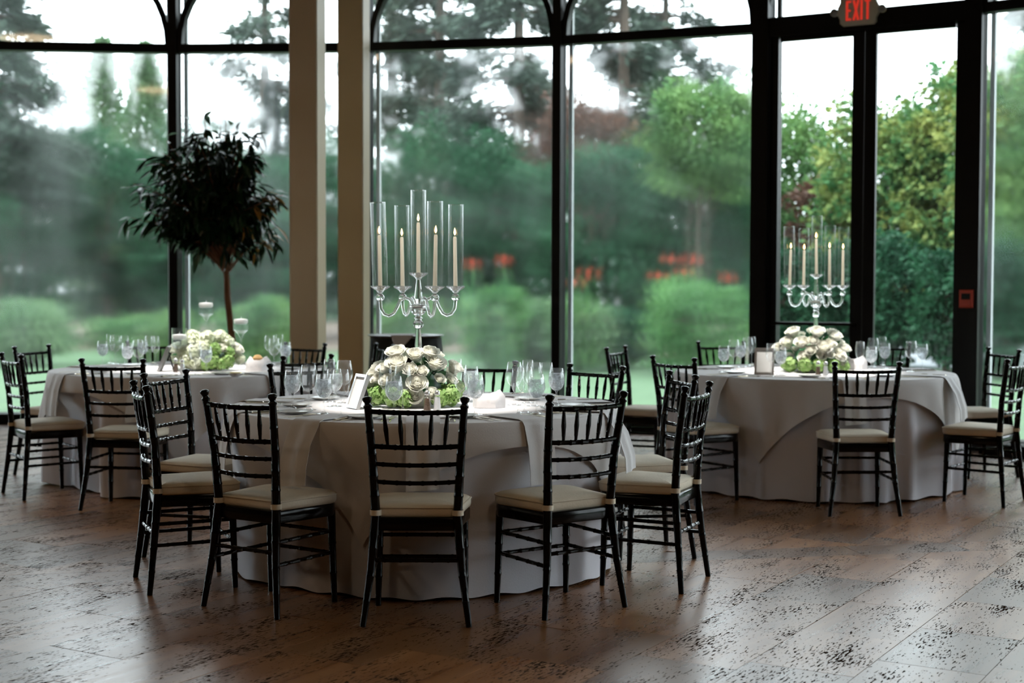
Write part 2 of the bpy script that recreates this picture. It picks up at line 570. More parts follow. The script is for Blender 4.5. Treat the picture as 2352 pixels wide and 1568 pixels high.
V_ANG = math.radians(59)          # direction the floor courses and veins run
M = dict(
    stone=travertine('travertine', V_ANG),
    grout=pbr('grout', (0.05, 0.035, 0.025), 0.8),
    bronze=pbr('black_metal', (0.0035, 0.0035, 0.004), 0.4, col2=(0.006, 0.0055, 0.0055), scale=3, spec=0.2),
    trimw=pbr('pale_outer_trim', (0.55, 0.57, 0.6), 0.6, col2=(0.62, 0.64, 0.66), scale=5),
    cream=pbr('cream_paint', (0.62, 0.47, 0.29), 0.55, col2=(0.66, 0.51, 0.33), scale=1.5, bump=0.05),
    wall=pbr('wall_plaster', (0.24, 0.18, 0.12), 0.7, col2=(0.27, 0.205, 0.14), scale=2, bump=0.05),
    ceil=pbr('ceiling_plaster', (0.20, 0.16, 0.12), 0.8, col2=(0.23, 0.185, 0.14), scale=2),
    chair=pbr('black_lacquer', (0.003, 0.0026, 0.0024), 0.14, col2=(0.005, 0.004, 0.0035), scale=30, spec=0.22),
    cushion=pbr('ivory_cushion', (0.66, 0.57, 0.44), 0.75, col2=(0.72, 0.63, 0.50), scale=6, bump=0.15, bscale=90),
    cloth=pbr('white_linen', (0.65, 0.635, 0.68), 0.85, col2=(0.68, 0.665, 0.71), scale=5, bump=0.08, bscale=160, sheen=0.1),
    cloth2=pbr('white_linen_overlay', (0.68, 0.65, 0.65), 0.85, col2=(0.71, 0.68, 0.68), scale=5, bump=0.08, bscale=160, sheen=0.1),
    napkin=pbr('napkin_linen', (0.70, 0.68, 0.69), 0.85, col2=(0.74, 0.72, 0.73), scale=9, bump=0.1, bscale=200),
    wood=pbr('table_wood', (0.2, 0.12, 0.06), 0.6, col2=(0.28, 0.17, 0.09), scale=4, stretch=(1, 8, 1)),
    glass=thin_glass('clear_glass', milk=0.04),
    tubeglass=thin_glass('cylinder_glass', edge=0.82, milk=0.012),
    crystal=crystal('crystal'),
    ice=ice_mat('ice_water'),
    water=thin_glass('still_water', tint=(0.93, 0.97, 0.96), edge=0.5, milk=0.06),
    wax=pbr('candle_wax', (0.80, 0.74, 0.60), 0.5, col2=(0.84, 0.78, 0.65), scale=10, trans=((0.9, 0.8, 0.6), 0.3)),
    waxw=pbr('white_wax', (0.85, 0.85, 0.84), 0.5, col2=(0.88, 0.88, 0.87), scale=10, trans=((0.9, 0.9, 0.9), 0.3)),
    wick=pbr('wick', (0.05, 0.04, 0.035), 0.9, col2=(0.1, 0.08, 0.06), scale=30),
    flame=emit('flame', (1.0, 0.62, 0.25), 9.0),
    rose=pbr('rose_petal', (0.86, 0.85, 0.75), 0.6, col2=(0.91, 0.905, 0.85), scale=18, trans=((0.85, 0.85, 0.65), 0.4)),
    hydg=pbr('green_hydrangea', (0.20, 0.38, 0.085), 0.6, col2=(0.46, 0.62, 0.26), scale=22, trans=((0.5, 0.7, 0.2), 0.3)),
    hydw=pbr('white_hydrangea', (0.74, 0.80, 0.55), 0.6, col2=(0.84, 0.86, 0.74), scale=20, trans=((0.8, 0.85, 0.65), 0.25)),
    stem=pbr('green_leaf', (0.025, 0.12, 0.045), 0.45, col2=(0.04, 0.17, 0.06), scale=20, trans=((0.05, 0.25, 0.08), 0.2)),
    china=pbr('white_china', (0.76, 0.77, 0.75), 0.15, col2=(0.78, 0.79, 0.77), scale=4),
    silver=pbr('warm_silver', (0.72, 0.64, 0.50), 0.22, metal=1.0, col2=(0.78, 0.70, 0.57), scale=9),
    framem=pbr('silver_frame', (0.62, 0.62, 0.62), 0.28, metal=0.9, col2=(0.68, 0.68, 0.68), scale=9),
    card=pbr('white_card', (0.80, 0.80, 0.78), 0.8, col2=(0.82, 0.82, 0.80), scale=4),
    blackc=pbr('black_cloth', (0.008, 0.008, 0.009), 0.8, col2=(0.012, 0.012, 0.013), scale=9, bump=0.1),
    pepper=pbr('ground_pepper', (0.06, 0.035, 0.02), 0.9, col2=(0.14, 0.09, 0.06), scale=200),
    salt=pbr('salt', (0.75, 0.77, 0.78), 0.9, col2=(0.82, 0.83, 0.84), scale=200),
    bread=pbr('bread_crust', (0.45, 0.25, 0.09), 0.7, col2=(0.62, 0.4, 0.17), scale=20),
    butter=pbr('butter', (0.85, 0.72, 0.32), 0.5, col2=(0.88, 0.77, 0.40), scale=20),
    red=pbr('red_plastic', (0.62, 0.06, 0.03), 0.35, col2=(0.66, 0.07, 0.035), scale=5),
    redlet=emit('red_letter_lit', (0.80, 0.045, 0.025), 0.55),
    signw=pbr('sign_plastic', (0.62, 0.62, 0.52), 0.5, col2=(0.65, 0.65, 0.55), scale=5),
    grey=pbr('grey_plastic', (0.25, 0.26, 0.26), 0.3, col2=(0.3, 0.31, 0.31), scale=5),
    bark=pbr('bark', (0.06, 0.042, 0.032), 0.9, col2=(0.11, 0.08, 0.06), scale=6, stretch=(4, 4, 0.6), bump=0.4, bscale=8),
    fbark=pbr('ficus_bark', (0.21, 0.10, 0.055), 0.8, col2=(0.28, 0.15, 0.09), scale=12, stretch=(4, 4, 0.6), bump=0.3, bscale=20),
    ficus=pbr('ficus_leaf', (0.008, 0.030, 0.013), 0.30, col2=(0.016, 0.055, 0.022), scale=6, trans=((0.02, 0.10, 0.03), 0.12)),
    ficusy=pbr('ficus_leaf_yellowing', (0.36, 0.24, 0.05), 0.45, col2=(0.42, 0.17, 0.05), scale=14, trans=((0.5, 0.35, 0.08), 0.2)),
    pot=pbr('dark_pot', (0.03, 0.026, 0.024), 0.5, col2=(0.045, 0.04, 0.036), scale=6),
    lawn=pbr('lawn_grass', (0.050, 0.105, 0.048), 0.9, col2=(0.080, 0.15, 0.066), scale=2.5, bump=0.5, bscale=30),
    soil=pbr('bed_soil', (0.10, 0.075, 0.055), 0.95, col2=(0.17, 0.13, 0.10), scale=3, bump=0.4),
    path=pbr('pale_paving', (0.30, 0.33, 0.36), 0.6, col2=(0.36, 0.39, 0.42), scale=3, bump=0.1),
    w_heavy=window_glass('window_glass_heavy_fog', 0.008, 0.10, 0.78),
    w_mid=window_glass('window_glass_fogged', 0.007, 0.09, 0.72),
    w_light=window_glass('window_glass_light_fog', 0.006, 0.05, 0.6),
    w_upper=window_glass('upper_window_glass', 0.012, 0.05),
    w_clear=window_glass('door_glass', 0.003, 0.0),
    fillglow=emit('fill_glow', (1.0, 0.75, 0.5), 3.0),  # glowing disc of the added fill lamps
)


def leafmat(name, a, b, scale=0.6, tr=0.25, pos=(0.35, 0.65)):
    return pbr(name, a, 0.6, col2=b, scale=scale, trans=(b, tr), spec=0.25, pos=pos)


LM = dict(
    cedar=leafmat('cedar_needles', (0.045, 0.075, 0.060), (0.095, 0.135, 0.100), 0.5),
    dark=leafmat('dark_evergreen', (0.013, 0.062, 0.030), (0.034, 0.125, 0.056), 0.7),
    mid=leafmat('mid_green_leaves', (0.052, 0.155, 0.055), (0.15, 0.26, 0.082), 1.0),
    maple=leafmat('yellow_green_leaves', (0.055, 0.17, 0.060), (0.30, 0.33, 0.09), 2.1, pos=(0.42, 0.66)),
    bright=leafmat('bright_green_leaves', (0.06, 0.18, 0.055), (0.13, 0.29, 0.09), 1.2),
    pale=leafmat('pale_green_leaves', (0.10, 0.20, 0.10), (0.17, 0.27, 0.13), 0.7),
    brown=leafmat('copper_leaves', (0.085, 0.045, 0.035), (0.15, 0.075, 0.05), 1.0),
    cyp=leafmat('cypress_leaves', (0.028, 0.042, 0.040), (0.050, 0.065, 0.058), 0.8),
    flower=pbr('red_blossom', (0.62, 0.075, 0.035), 0.6, col2=(0.72, 0.12, 0.06), scale=12, trans=((0.8, 0.1, 0.04), 0.3)),
    white=pbr('white_blossom', (0.7, 0.72, 0.7), 0.6, col2=(0.75, 0.77, 0.75), scale=12),
)

# ------------------------------------------------------------------ room shell
RC = Vector((-3.21, 1.262, 0))
RR = 12.84
A0, DA = 90.54, 8.53


def ring(k, r=RR, z=0.0):
    a = math.radians(A0 - DA * k)
    return Vector((RC.x + r * math.cos(a), RC.y + r * math.sin(a), z))


K_A, K_B = -6, 10          # first and last mullion of the glazed part of the ring
WALLPOLY = []
for k in range(K_A, K_B + 1):
    WALLPOLY.append(ring(k))
a_s, a_e = A0 - DA * K_B, A0 - DA * K_A - 360
for i in range(1, 26):
    a = math.radians(a_s + (a_e - a_s) * i / 26)
    WALLPOLY.append(Vector((RC.x + RR * math.cos(a), RC.y + RR * math.sin(a), 0)))
WALLPOLY = [Vector((p.x, p.y)) for p in WALLPOLY]      # clockwise
CEIL_Z, ARCH_Z, TR_Z = 6.0, 4.78, 3.68


def clip_half(poly, p, n):
    """keep the side where (q-p).n <= 0"""
    out = []
    for i in range(len(poly)):
        a, b = poly[i], poly[(i + 1) % len(poly)]
        da, db = (a - p).dot(n), (b - p).dot(n)
        if da <= 0: out.append(a)
        if (da < 0 < db) or (db < 0 < da):
            out.append(a + (b - a) * (da / (da - db)))
    return out


# floor: stone tiles, a straight border strip across it
floor = empty('floor')
tag(floor, 'polished brown travertine floor of staggered stone tiles with dark pits', None, kind='structure')
mb = MB()
mb.prism([(p.x, p.y) for p in WALLPOLY][::-1], -0.12, -0.006)
mb.build('grout_bed', M['grout'], floor, smooth=False)
u = Vector((math.cos(V_ANG - PI / 2), math.sin(V_ANG - PI / 2)))
v = Vector((math.cos(V_ANG), math.sin(V_ANG)))
B0, B1 = Vector((-2.35, 6.50)), Vector((2.71, 7.50))
bt = (B1 - B0).normalized()
bn = Vector((-bt.y, bt.x))
BW = 0.24
TW, TL, GAP = 0.39, 0.585, 0.0013
edges_out = []
for i in range(len(WALLPOLY)):
    a, b = WALLPOLY[i], WALLPOLY[(i + 1) % len(WALLPOLY)]
    t = (b - a).normalized()
    n = Vector((-t.y, t.x))              # outward for clockwise order
    if n.dot(a - Vector((RC.x, RC.y))) < 0: n = -n
    edges_out.append((a, n))
tiles = []
rnd = random.Random(5)


def fit_wall(poly):
    c = sum(poly, Vector((0, 0))) / len(poly)
    if (c - Vector((RC.x, RC.y))).length < RR - 1.2:
        return poly
    for a, n in edges_out:
        poly = clip_half(poly, a - n * 0.02, n)
        if len(poly) < 3: return None
    return poly


def area(poly):
    return 0.5 * sum(poly[i].cross(poly[(i + 1) % len(poly)]) for i in range(len(poly)))


org = Vector((0.865, 5.12))
for i in range(-45, 46):
    offs = (i % 3) * TL / 3 + (0.07 if i % 2 else 0)
    for j in range(-32, 33):
        x0, y0 = i * TW + GAP, j * TL + offs + GAP
        x1, y1 = (i + 1) * TW - GAP, (j + 1) * TL + offs - GAP
        poly = [org + u * x0 + v * y0, org + u * x1 + v * y0, org + u * x1 + v * y1, org + u * x0 + v * y1]
        c = (poly[0] + poly[2]) / 2
        if (c - Vector((RC.x, RC.y))).length > RR + 0.5: continue
        for side in (1, -1):
            if side == 1:
                q = clip_half(poly, B0 + bn * (BW / 2 + GAP), -bn)
            else:
                q = clip_half(poly, B0 - bn * (BW / 2 + GAP), bn)
            if len(q) < 3: continue
            full = len(q) == 4 and abs(abs(area(q)) - abs(area(poly))) < 1e-6
            q = fit_wall(q)
            if not q or abs(area(q)) < 0.002: continue
            full = full and abs(abs(area(q)) - abs(area(poly))) < 1e-6
            tiles.append((q, full))
for i in range(-22, 23):
    x0, x1 = i * 0.6 + GAP, (i + 1) * 0.6 - GAP
    q = [B0 + bt * x0 - bn * BW / 2, B0 + bt * x1 - bn * BW / 2, B0 + bt * x1 + bn * BW / 2, B0 + bt * x0 + bn * BW / 2]
    q = fit_wall(q)
    if q and abs(area(q)) > 0.002: tiles.append((q, False))


def in_view(q):
    for p in q + [sum(q, Vector((0, 0))) / len(q)]:
        s = proj((p.x, p.y, 0))
        if s and -10 < s[0] < 2362 and 500 < s[1] < 1590: return True
    return False


vis = [t for t in tiles if in_view(t[0])]
vis.sort(key=lambda t: (sum(t[0], Vector((0, 0))) / len(t[0])).length)
keep = vis[:298]
rest = [t for t in tiles if t not in keep] if len(tiles) < 10 else None
ks = set(id(t) for t in keep)
rest = [t for t in tiles if id(t) not in ks]
hw, hl = TW / 2 - GAP, TL / 2 - GAP
tile_me = MB().prism([(-hw, -hl), (hw, -hl), (hw, hl), (-hw, hl)], -0.02, 0).mesh('tile', M['stone'], False)
for q, full in keep:
    c = sum(q, Vector((0, 0))) / len(q)
    dz = rnd.uniform(-0.0008, 0.0)
    tx, ty = rnd.gauss(0, 0.0012), rnd.gauss(0, 0.0012)
    if full:
        o = link('tile', tile_me, floor)
        o.location = (c.x, c.y, dz)
        o.rotation_euler = (tx, ty, V_ANG - PI / 2)
    else:
        if area(q) < 0: q = q[::-1]
        o = MB().prism([(p.x - c.x, p.y - c.y) for p in q], -0.02, 0).build('tile', M['stone'], floor, False)
        o.location = (c.x, c.y, dz)
mb = MB()
for q, full in rest:
    if area(q) < 0: q = q[::-1]
    mb.prism([(p.x, p.y) for p in q], -0.02, 0)
o = mb.build('tile_field', M['stone'], floor, False)
o['kind'] = 'stuff'

# windows -------------------------------------------------------------
def bay_frame(k):
    p0, p1 = ring(k), ring(k + 1)
    t = (p1 - p0).normalized()
    n = Vector((t.y, -t.x, 0))
    if n.dot(p0 - RC) < 0: n = -n
    w = (p1 - p0).length
    Mx = Matrix((( t.x, n.x, 0, p0.x), (t.y, n.y, 0, p0.y), (0, 0, 1, 0), (0, 0, 0, 1)))
    return Mx, w      # local: x along bay, y outward, z up


def arch_part(mb, w, z0, r, th, dp):
    """half-round arch bar"""
    n = 20
    vs, fs = [], []
    for i in range(n + 1):
        a = PI * i / n
        for rr in (r, r - th):
            for yy in (-dp / 2, dp / 2):
                vs.append((w / 2 - rr * math.cos(a), yy, z0 + rr * math.sin(a)))
    for i in range(n):
        b = i * 4
        for q in ((0, 1, 5, 4), (1, 3, 7, 5), (3, 2, 6, 7), (2, 0, 4, 6)):
            fs.append(tuple(b + j for j in q))
    mb.add(vs, fs)


GL = {-9: 'w_mid', -8: 'w_mid', -7: 'w_mid', -6: 'w_mid', 10: 'w_mid', 11: 'w_mid', 12: 'w_mid', 13: 'w_mid', -5: 'w_mid', -4: 'w_heavy', -3: 'w_mid', -2: 'w_mid', -1: 'w_heavy', 0: 'w_heavy', 1: 'w_mid', 2: 'w_light', 4: 'w_mid', 5: 'w_mid', 6: 'w_mid', 7: 'w_mid', 8: 'w_mid', 9: 'w_mid'}
wn = 0
for k in list(range(K_A, 3)) + list(range(4, K_B)):
    wn += 1
    Mx, w = bay_frame(k)
    win = empty('window_%d' % wn)
    win.matrix_world = Mx
    tag(win, None, kind='structure')
    MB().box((0, 0, ARCH_Z / 2), (0.085, 0.17, ARCH_Z)).build('mullion', M['bronze'], win, False)
    MB().box((w / 2, -0.02, 0.05), (w, 0.22, 0.10)).build('sill', M['bronze'], win, False)
    MB().box((w / 2, 0, TR_Z), (w - 0.08, 0.11, 0.085)).build('transom', M['bronze'], win, False)
    mb = MB()
    arch_part(mb, w, TR_Z + 0.03, w / 2 - 0.03, 0.055, 0.10)
    mb.build('arch', M['bronze'], win, True, 30)
    MB().box((w / 2, 0.04, (0.10 + TR_Z - 0.04) / 2), (w - 0.07, 0.008, TR_Z - 0.14)).build('pane', M[GL[k]], win, False)
    MB().box((w / 2, 0.04, (TR_Z + 0.04 + ARCH_Z) / 2), (w - 0.07, 0.008, ARCH_Z - TR_Z - 0.04)).build('pane', M['w_upper'], win, False)
    for s, nme in ((0.075, 'outer_trim'), (w - 0.075, 'outer_trim')):
        MB().box((s, 0.14, ARCH_Z / 2), (0.038, 0.04, ARCH_Z)).build(nme, M['trimw'], win, False)

# double door bay (k = 3)
Mx, w = bay_frame(3)
tr = empty('trim_1')
tr.matrix_world = Mx
tag(tr, None, kind='structure')
JL, JR = 0.105, 0.10
MB().box((0.03, 0, ARCH_Z / 2), (0.15, 0.20, ARCH_Z)).build('jamb', M['bronze'], tr, False)
MB().box((w - 0.03, 0, 1.85), (0.14, 0.20, 3.7)).build('jamb', M['bronze'], tr, False)
MB().box((w / 2, 0, 3.67), (w - 0.1, 0.15, 0.17)).build('door_header', M['bronze'], tr, False)
MB().box((w / 2, 0, 0.015), (w - 0.1, 0.2, 0.03)).build('threshold', M['bronze'], tr, False)
mb = MB()
arch_part(mb, w, 3.74, w / 2 - 0.04, 0.055, 0.10)
mb.build('arch', M['bronze'], tr, True, 30)
MB().box((w / 2, 0.04, (3.75 + ARCH_Z) / 2), (w - 0.12, 0.008, ARCH_Z - 3.75)).build('pane', M['w_clear'], tr, False)
for s in (0.13, w - 0.13):
    MB().box((s, 0.15, 2.0), (0.04, 0.04, 4.0)).build('outer_trim', M['bronze'], tr, False)
LW = (w - JL - JR) / 2
for di, x0 in enumerate((JL, JL + LW)):
    d = empty('door_%d' % (di + 1))
    d.matrix_world = Mx @ Matrix.Translation((x0, 0, 0))
    tag(d, None, kind='structure')
    zt = 3.585
    sl, sr = (0.075, 0.105) if di == 0 else (0.10, 0.075)
    MB().box((sl / 2 + 0.002, 0, zt / 2 + 0.03), (sl, 0.05, zt - 0.03)).build('stile', M['bronze'], d, False)
    MB().box((LW - sr / 2 - 0.002, 0, zt / 2 + 0.03), (sr, 0.05, zt - 0.03)).build('stile', M['bronze'], d, False)
    MB().box((LW / 2, 0, zt - 0.02), (LW - sl - sr, 0.05, 0.04)).build('top_rail', M['bronze'], d, False)
    MB().box((LW / 2, 0, 0.16), (LW - sl - sr, 0.05, 0.26)).build('bottom_rail', M['bronze'], d, False)
    MB().box(((sl + LW - sr) / 2, 0.01, (0.29 + zt - 0.04) / 2), (LW - sl - sr, 0.008, zt - 0.33)).build('pane', M['w_clear'], d, False)
    if di == 0:
        mb = MB()
        mb.tube([(sl * 0.6, -0.07, 1.035), (LW - sr * 0.6, -0.07, 1.035)], 0.016, 10)
        for s in (sl * 0.6, LW - sr * 0.6):
            mb.tube([(s, -0.075, 1.035), (s, -0.01, 1.035)], 0.018, 8)
        mb.build('push_bar', M['bronze'], d)

# solid curved wall behind, band over the arches, ceiling
mb = MB()
pts = [ring(K_B)] + [Vector((p.x, p.y, 0)) for p in WALLPOLY[K_B - K_A + 1:]] + [ring(K_A)]
outp = [p + (p - RC).normalized() * 0.25 for p in pts]
n = len(pts)
vs = [p.copy() for p in pts] + [p + Vector((0, 0, CEIL_Z)) for p in pts] + [p.copy() for p in outp] + [p + Vector((0, 0, CEIL_Z)) for p in outp]
fs = []
for i in range(n - 1):
    fs += [(i, i + 1, n + i + 1, n + i), (2 * n + i + 1, 2 * n + i, 3 * n + i, 3 * n + i + 1), (n + i, n + i + 1, 3 * n + i + 1, 3 * n + i), (i + 1, i, 2 * n + i, 2 * n + i + 1)]
mb.add(vs, fs)
tag(mb.build('wall_back', M['wall'], None, False), None, kind='structure')
mb = MB()
for k in range(K_A, K_B):
    a, b = ring(k), ring(k + 1)
    ao, bo = ring(k, RR + 0.25), ring(k + 1, RR + 0.25)
    ai, bi = ring(k, RR - 0.10), ring(k + 1, RR - 0.10)
    z0, z1 = ARCH_Z, CEIL_Z
    vs = [Vector((p.x, p.y, z)) for z in (z0, z1) for p in (ai, bi, bo, ao)]
    mb.add(vs, [(0, 1, 2, 3), (7, 6, 5, 4), (0, 4, 5, 1), (2, 6, 7, 3), (0, 3, 7, 4), (1, 5, 6, 2)])
tag(mb.build('wall_front', M['wall'], None, False), None, kind='structure')
cp = [(RC.x + (RR + 0.3) * math.cos(2 * PI * i / 48), RC.y + (RR + 0.3) * math.sin(2 * PI * i / 48)) for i in range(48)]
tag(MB().prism(cp, CEIL_Z, CEIL_Z + 0.25).build('ceiling', M['ceil'], None, False), None, kind='structure')

# overhead spot fixtures, and drums added to carry the warm fill (out of frame)
for (p, lo), nme in zip(SPOTS, ('above the front table', 'above the table beside the columns', 'above the table by the doors')):
    t = tag(empty('ceiling_spotlight', p), 'black ceiling spotlight aimed down ' + nme, 'spotlight', 'ceiling spotlights')
    q = lo.rotation_euler.to_matrix().to_4x4()
    o = MB().lathe([(0.05, 0.02), (0.055, 0.03), (0.055, 0.16), (0.045, 0.19)], 16, q, cap=False).build('lamp_can', M['bronze'], t)
    MB().tube([(0, 0, 0.18), (0, 0, CEIL_Z - p.z)], 0.012, 8).build('stem', M['bronze'], t)
for p, nme in zip(FILL_POS, ('over the middle of the room', 'over the side of the room toward the doors', 'over the side of the room toward the columns')):
    t = tag(empty('fill_lamp', p), 'unseen round warm fill lamp added ' + nme, 'ceiling lamp', 'warm fill lamps')
    MB().lathe([(0.5, -0.1), (0.5, 0.15)], 32, cap=False).build('fill_lamp_shade', M['cream'], t)
    MB().lathe([(0.485, 0.05), (0.0, 0.06)], 32, cap=False).build('fill_lamp_diffuser', M['fillglow'], t)
    MB().tube([(0, 0, 0.05), (0, 0, CEIL_Z - p.z)], 0.015, 8).build('stem', M['bronze'], t)

# two square cream columns
def column(name, px0, px1, Y, depth, rot, label):
    a, b = at_y(px0, 600, Y), at_y(px1, 600, Y)
    cx, wd = (a.x + b.x) / 2, (b.x - a.x)
    o = empty(name, (cx, Y + depth / 2, 0), rot)
    tag(o, label, None, kind='structure')
    e = 0.012
    mb = MB()
    x, y = wd / 2, depth / 2
    mb.prism([(-x + e, -y), (x - e, -y), (x, -y + e), (x, y - e), (x - e, y), (-x + e, y), (-x, y - e), (-x, -y + e)], 0, CEIL_Z)
    mb.build('column_shaft', M['cream'], o, False)
    MB().box((0, 0, 0.07), (wd + 0.03, depth + 0.03, 0.14)).build('column_base', M['cream'], o, False)
    return o


column('pillar_1', 666, 731, 11.85, 0.46, math.radians(-1.5), 'cream square column nearer the ficus')
column('pillar_2', 778, 837, 13.10, 0.42, math.radians(-3.0), 'cream square column against the window mullion')

# ------------------------------------------------------------------ garden outside
gm = MB()
gm.prism([(-90, -60), (90, -60), (90, 120), (-90, 120)], -0.5, -0.13)
tag(gm.build('ground', M['lawn'], None, False), 'green lawn outside the windows', None, kind='structure')
bed = MB()
bp = [at_z(x, y, -0.1) for x, y in ((-700, 800), (300, 800), (900, 806), (1500, 818), (1760, 826), (1760, 742), (-700, 742))]
bed.prism([(p.x, p.y) for p in bp], -0.14, -0.08)
tag(bed.build('ground_flower_bed', M['soil'], None, False), 'bare soil of the flower bed beyond the lawn', None, kind='structure')
pth = MB()
bp = [at_z(x, y, -0.1) for x, y in ((1960, 838), (2500, 850), (2600, 782), (1950, 778))]
pth.prism([(p.x, p.y) for p in bp], -0.14, -0.09)
tag(pth.build('path', M['path'], None, False), 'pale grey paving outside the doors', None, kind='structure')

NR = np.random.default_rng(11)


def rand_dirs(n, rng):
    d = rng.normal(size=(n, 3))
    return d / np.linalg.norm(d, axis=1, keepdims=True)


def leaf_quads(C, D, U, L, Wd, rng, curl=0.0):
    """rhombic leaves at C along D, width along U"""
    n = len(C)
    L = np.broadcast_to(L, n)[:, None]
    Wd = np.broadcast_to(Wd, n)[:, None]
    a = C
    b = C + D * L * 0.5 + U * Wd * 0.5
    c = C + D * L
    d = C + D * L * 0.5 - U * Wd * 0.5
    V = np.stack([a, b, c, d], 1).reshape(-1, 3)
    Fq = np.arange(4 * n).reshape(n, 4)
    return V, Fq


def perp(D, rng):
    r = rand_dirs(len(D), rng)
    p = np.cross(D, r)
    return p / (np.linalg.norm(p, axis=1, keepdims=True) + 1e-9)


def clump_crown(center, rad, nclump, per, leaf, spread, rng, fill=0.55, flat=0.5):
    """leaf clumps over an irregular ellipsoid"""
    d = rand_dirs(nclump, rng)
    r = rng.uniform(fill, 1.0, nclump) ** 0.6
    lump = 1 + 0.16 * np.sin(d[:, 0] * 4.1 + d[:, 2] * 3.3 + rng.uniform(0, 6)) + 0.10 * np.sin(d[:, 1] * 7 + d[:, 2] * 6 + rng.uniform(0, 6))
    cc = np.array(center) + d * np.array(rad) * (r * lump)[:, None]
    C = np.repeat(cc, per, 0)
    off = rand_dirs(len(C), rng) * (rng.uniform(0, 1, len(C)) ** 0.5)[:, None]
    C = C + off * spread * np.array([1, 1, flat])
    D = off + np.repeat(d, per, 0) * 0.4 + rng.normal(size=C.shape) * 0.5
    D[:, 2] -= 0.25
    D /= np.linalg.norm(D, axis=1, keepdims=True)
    U = perp(D, rng)
    s = leaf * rng.uniform(0.6, 1.3, len(C))
    return leaf_quads(C, D, U, s, s * 0.62, rng)


def branches(mb, base, top, crown_c, rad, rng, n=6, r0=0.12):
    base, top = Vector(base), Vector(top)
    mid = base.lerp(top, 0.5) + Vector((rng.normal() * 0.1, rng.normal() * 0.1, 0))
    mb.tube([base, mid, top], [r0, r0 * 0.75, r0 * 0.4], 8)
    for i in range(n):
        d = rand_dirs(1, rng)[0]
        e = Vector(crown_c) + Vector((d[0] * rad[0], d[1] * rad[1], abs(d[2]) * rad[2])) * 0.7
        s = base.lerp(top, rng.uniform(0.55, 0.95))
        mb.tube([s, s.lerp(e, 0.5) + Vector((0, 0, 0.15)), e], [r0 * 0.4, r0 * 0.28, r0 * 0.1], 6)


def broad_tree(px, py_top, Y, half_px, label, mat, seed, leaf=0.16, nclump=170, per=46, bottom=0.9, depth=None, fill=0.5, name='broadleaf_tree', group='trees beyond the lawn'):
    rng = np.random.default_rng(seed)
    p = at_y(px, py_top, Y)
    hw_ = half_px * Y / F_PX
    ztop, zbot = p.z, bottom
    c = np.array([p.x, Y, (ztop + zbot) / 2])
    rad = np.array([hw_, depth or hw_ * 0.8, (ztop - zbot) / 2 / 1.05])
    t = empty(name, (p.x, Y, -0.1))
    tag(t, label, 'tree', group)
    V, Fq = clump_crown(c - np.array([p.x, Y, -0.1]), rad, nclump, per, leaf, max(0.28, leaf * 2.6), rng, fill)
    link('crown', np_mesh('crown', V, Fq, mat), t)
    mb = MB()
    branches(mb, (0, 0, 0), (0, 0, c[2] + rad[2] * 0.3 + 0.1), (0, 0, c[2] + 0.1), rad, rng, 6, 0.05 + hw_ * 0.04)
    mb.build('trunk', M['bark'], t)
    return t


def cedar(px, Y, H, spread_px, label, seed, zlow=3.0, nb=34, lean=0, name='cedar_tree', mat='cedar', per=150, tiers=9):
    """tall conifer with flat, drooping tiers of branches"""
    rng = np.random.default_rng(seed)
    x = at_y(px, 600, Y).x
    R = spread_px * Y / F_PX
    t = empty(name, (x, Y, -0.1))
    tag(t, label, 'tree', 'conifers beyond the lawn')
    tm = MB()
    tm.tube([(0, 0, 0), (lean * 0.4, 0, H * 0.5), (lean, 0, H)], [0.24, 0.17, 0.04], 8)
    Cs, Ds, Us, Ls = [], [], [], []
    zt = np.linspace(zlow, H * 0.97, tiers)
    for b in range(nb):
        z0 = zt[b % tiers] + rng.normal() * 0.38
        f = (z0 - zlow) / (H - zlow)
        a = rng.uniform(0, 2 * PI)
        ln = R * (1.05 - 0.75 * f) * rng.uniform(0.6, 1.1)
        dr = np.array([math.cos(a), math.sin(a), 0])
        rise, droop = rng.uniform(0.05, 0.25), rng.uniform(0.15, 0.4)
        tip = None
        pth_ = []
        for s in np.linspace(0, 1, 5):
            q = dr * ln * s + np.array([lean * z0 / H, 0, z0 + rise * ln * s - droop * ln * s * s])
            pth_.append(tuple(q))
        tm.tube(pth_, [0.07, 0.055, 0.04, 0.025, 0.01], 5)
        m = per * 2
        s = rng.uniform(0.2, 1, m) ** 0.8
        base = dr[None] * (ln * s)[:, None] + np.stack([np.full(m, lean * z0 / H), np.zeros(m), z0 + rise * ln * s - droop * ln * s * s], 1)
        side = np.array([-dr[1], dr[0], 0])
        wd = 0.42 * ln * (1.15 - s)
        base = base + side[None] * (rng.uniform(-1, 1, m) * wd)[:, None] + rng.normal(size=(m, 3)) * [0.10, 0.10, 0.16]
        D = dr[None] * rng.uniform(0.2, 1, m)[:, None] + side[None] * rng.normal(size=m)[:, None] * 0.8
        D = D + np.array([0, 0, -0.45]) * rng.uniform(0, 1.2, m)[:, None]
        D /= np.linalg.norm(D, axis=1, keepdims=True)
        U = np.cross(D, rng.normal(size=(m, 3)) * 0.5 + np.array([0, 0, 1.0]))
        U /= np.linalg.norm(U, axis=1, keepdims=True)
        Cs.append(base); Ds.append(D); Us.append(U); Ls.append(rng.uniform(0.16, 0.42, m))
    C, D, U, L = np.concatenate(Cs), np.concatenate(Ds), np.concatenate(Us), np.concatenate(Ls)
    V, Fq = leaf_quads(C, D, U, L, L * 0.34, rng)
    link('needles', np_mesh('needles', V, Fq, LM[mat]), t)
    tm.build('trunk', M['bark'], t)
    return t


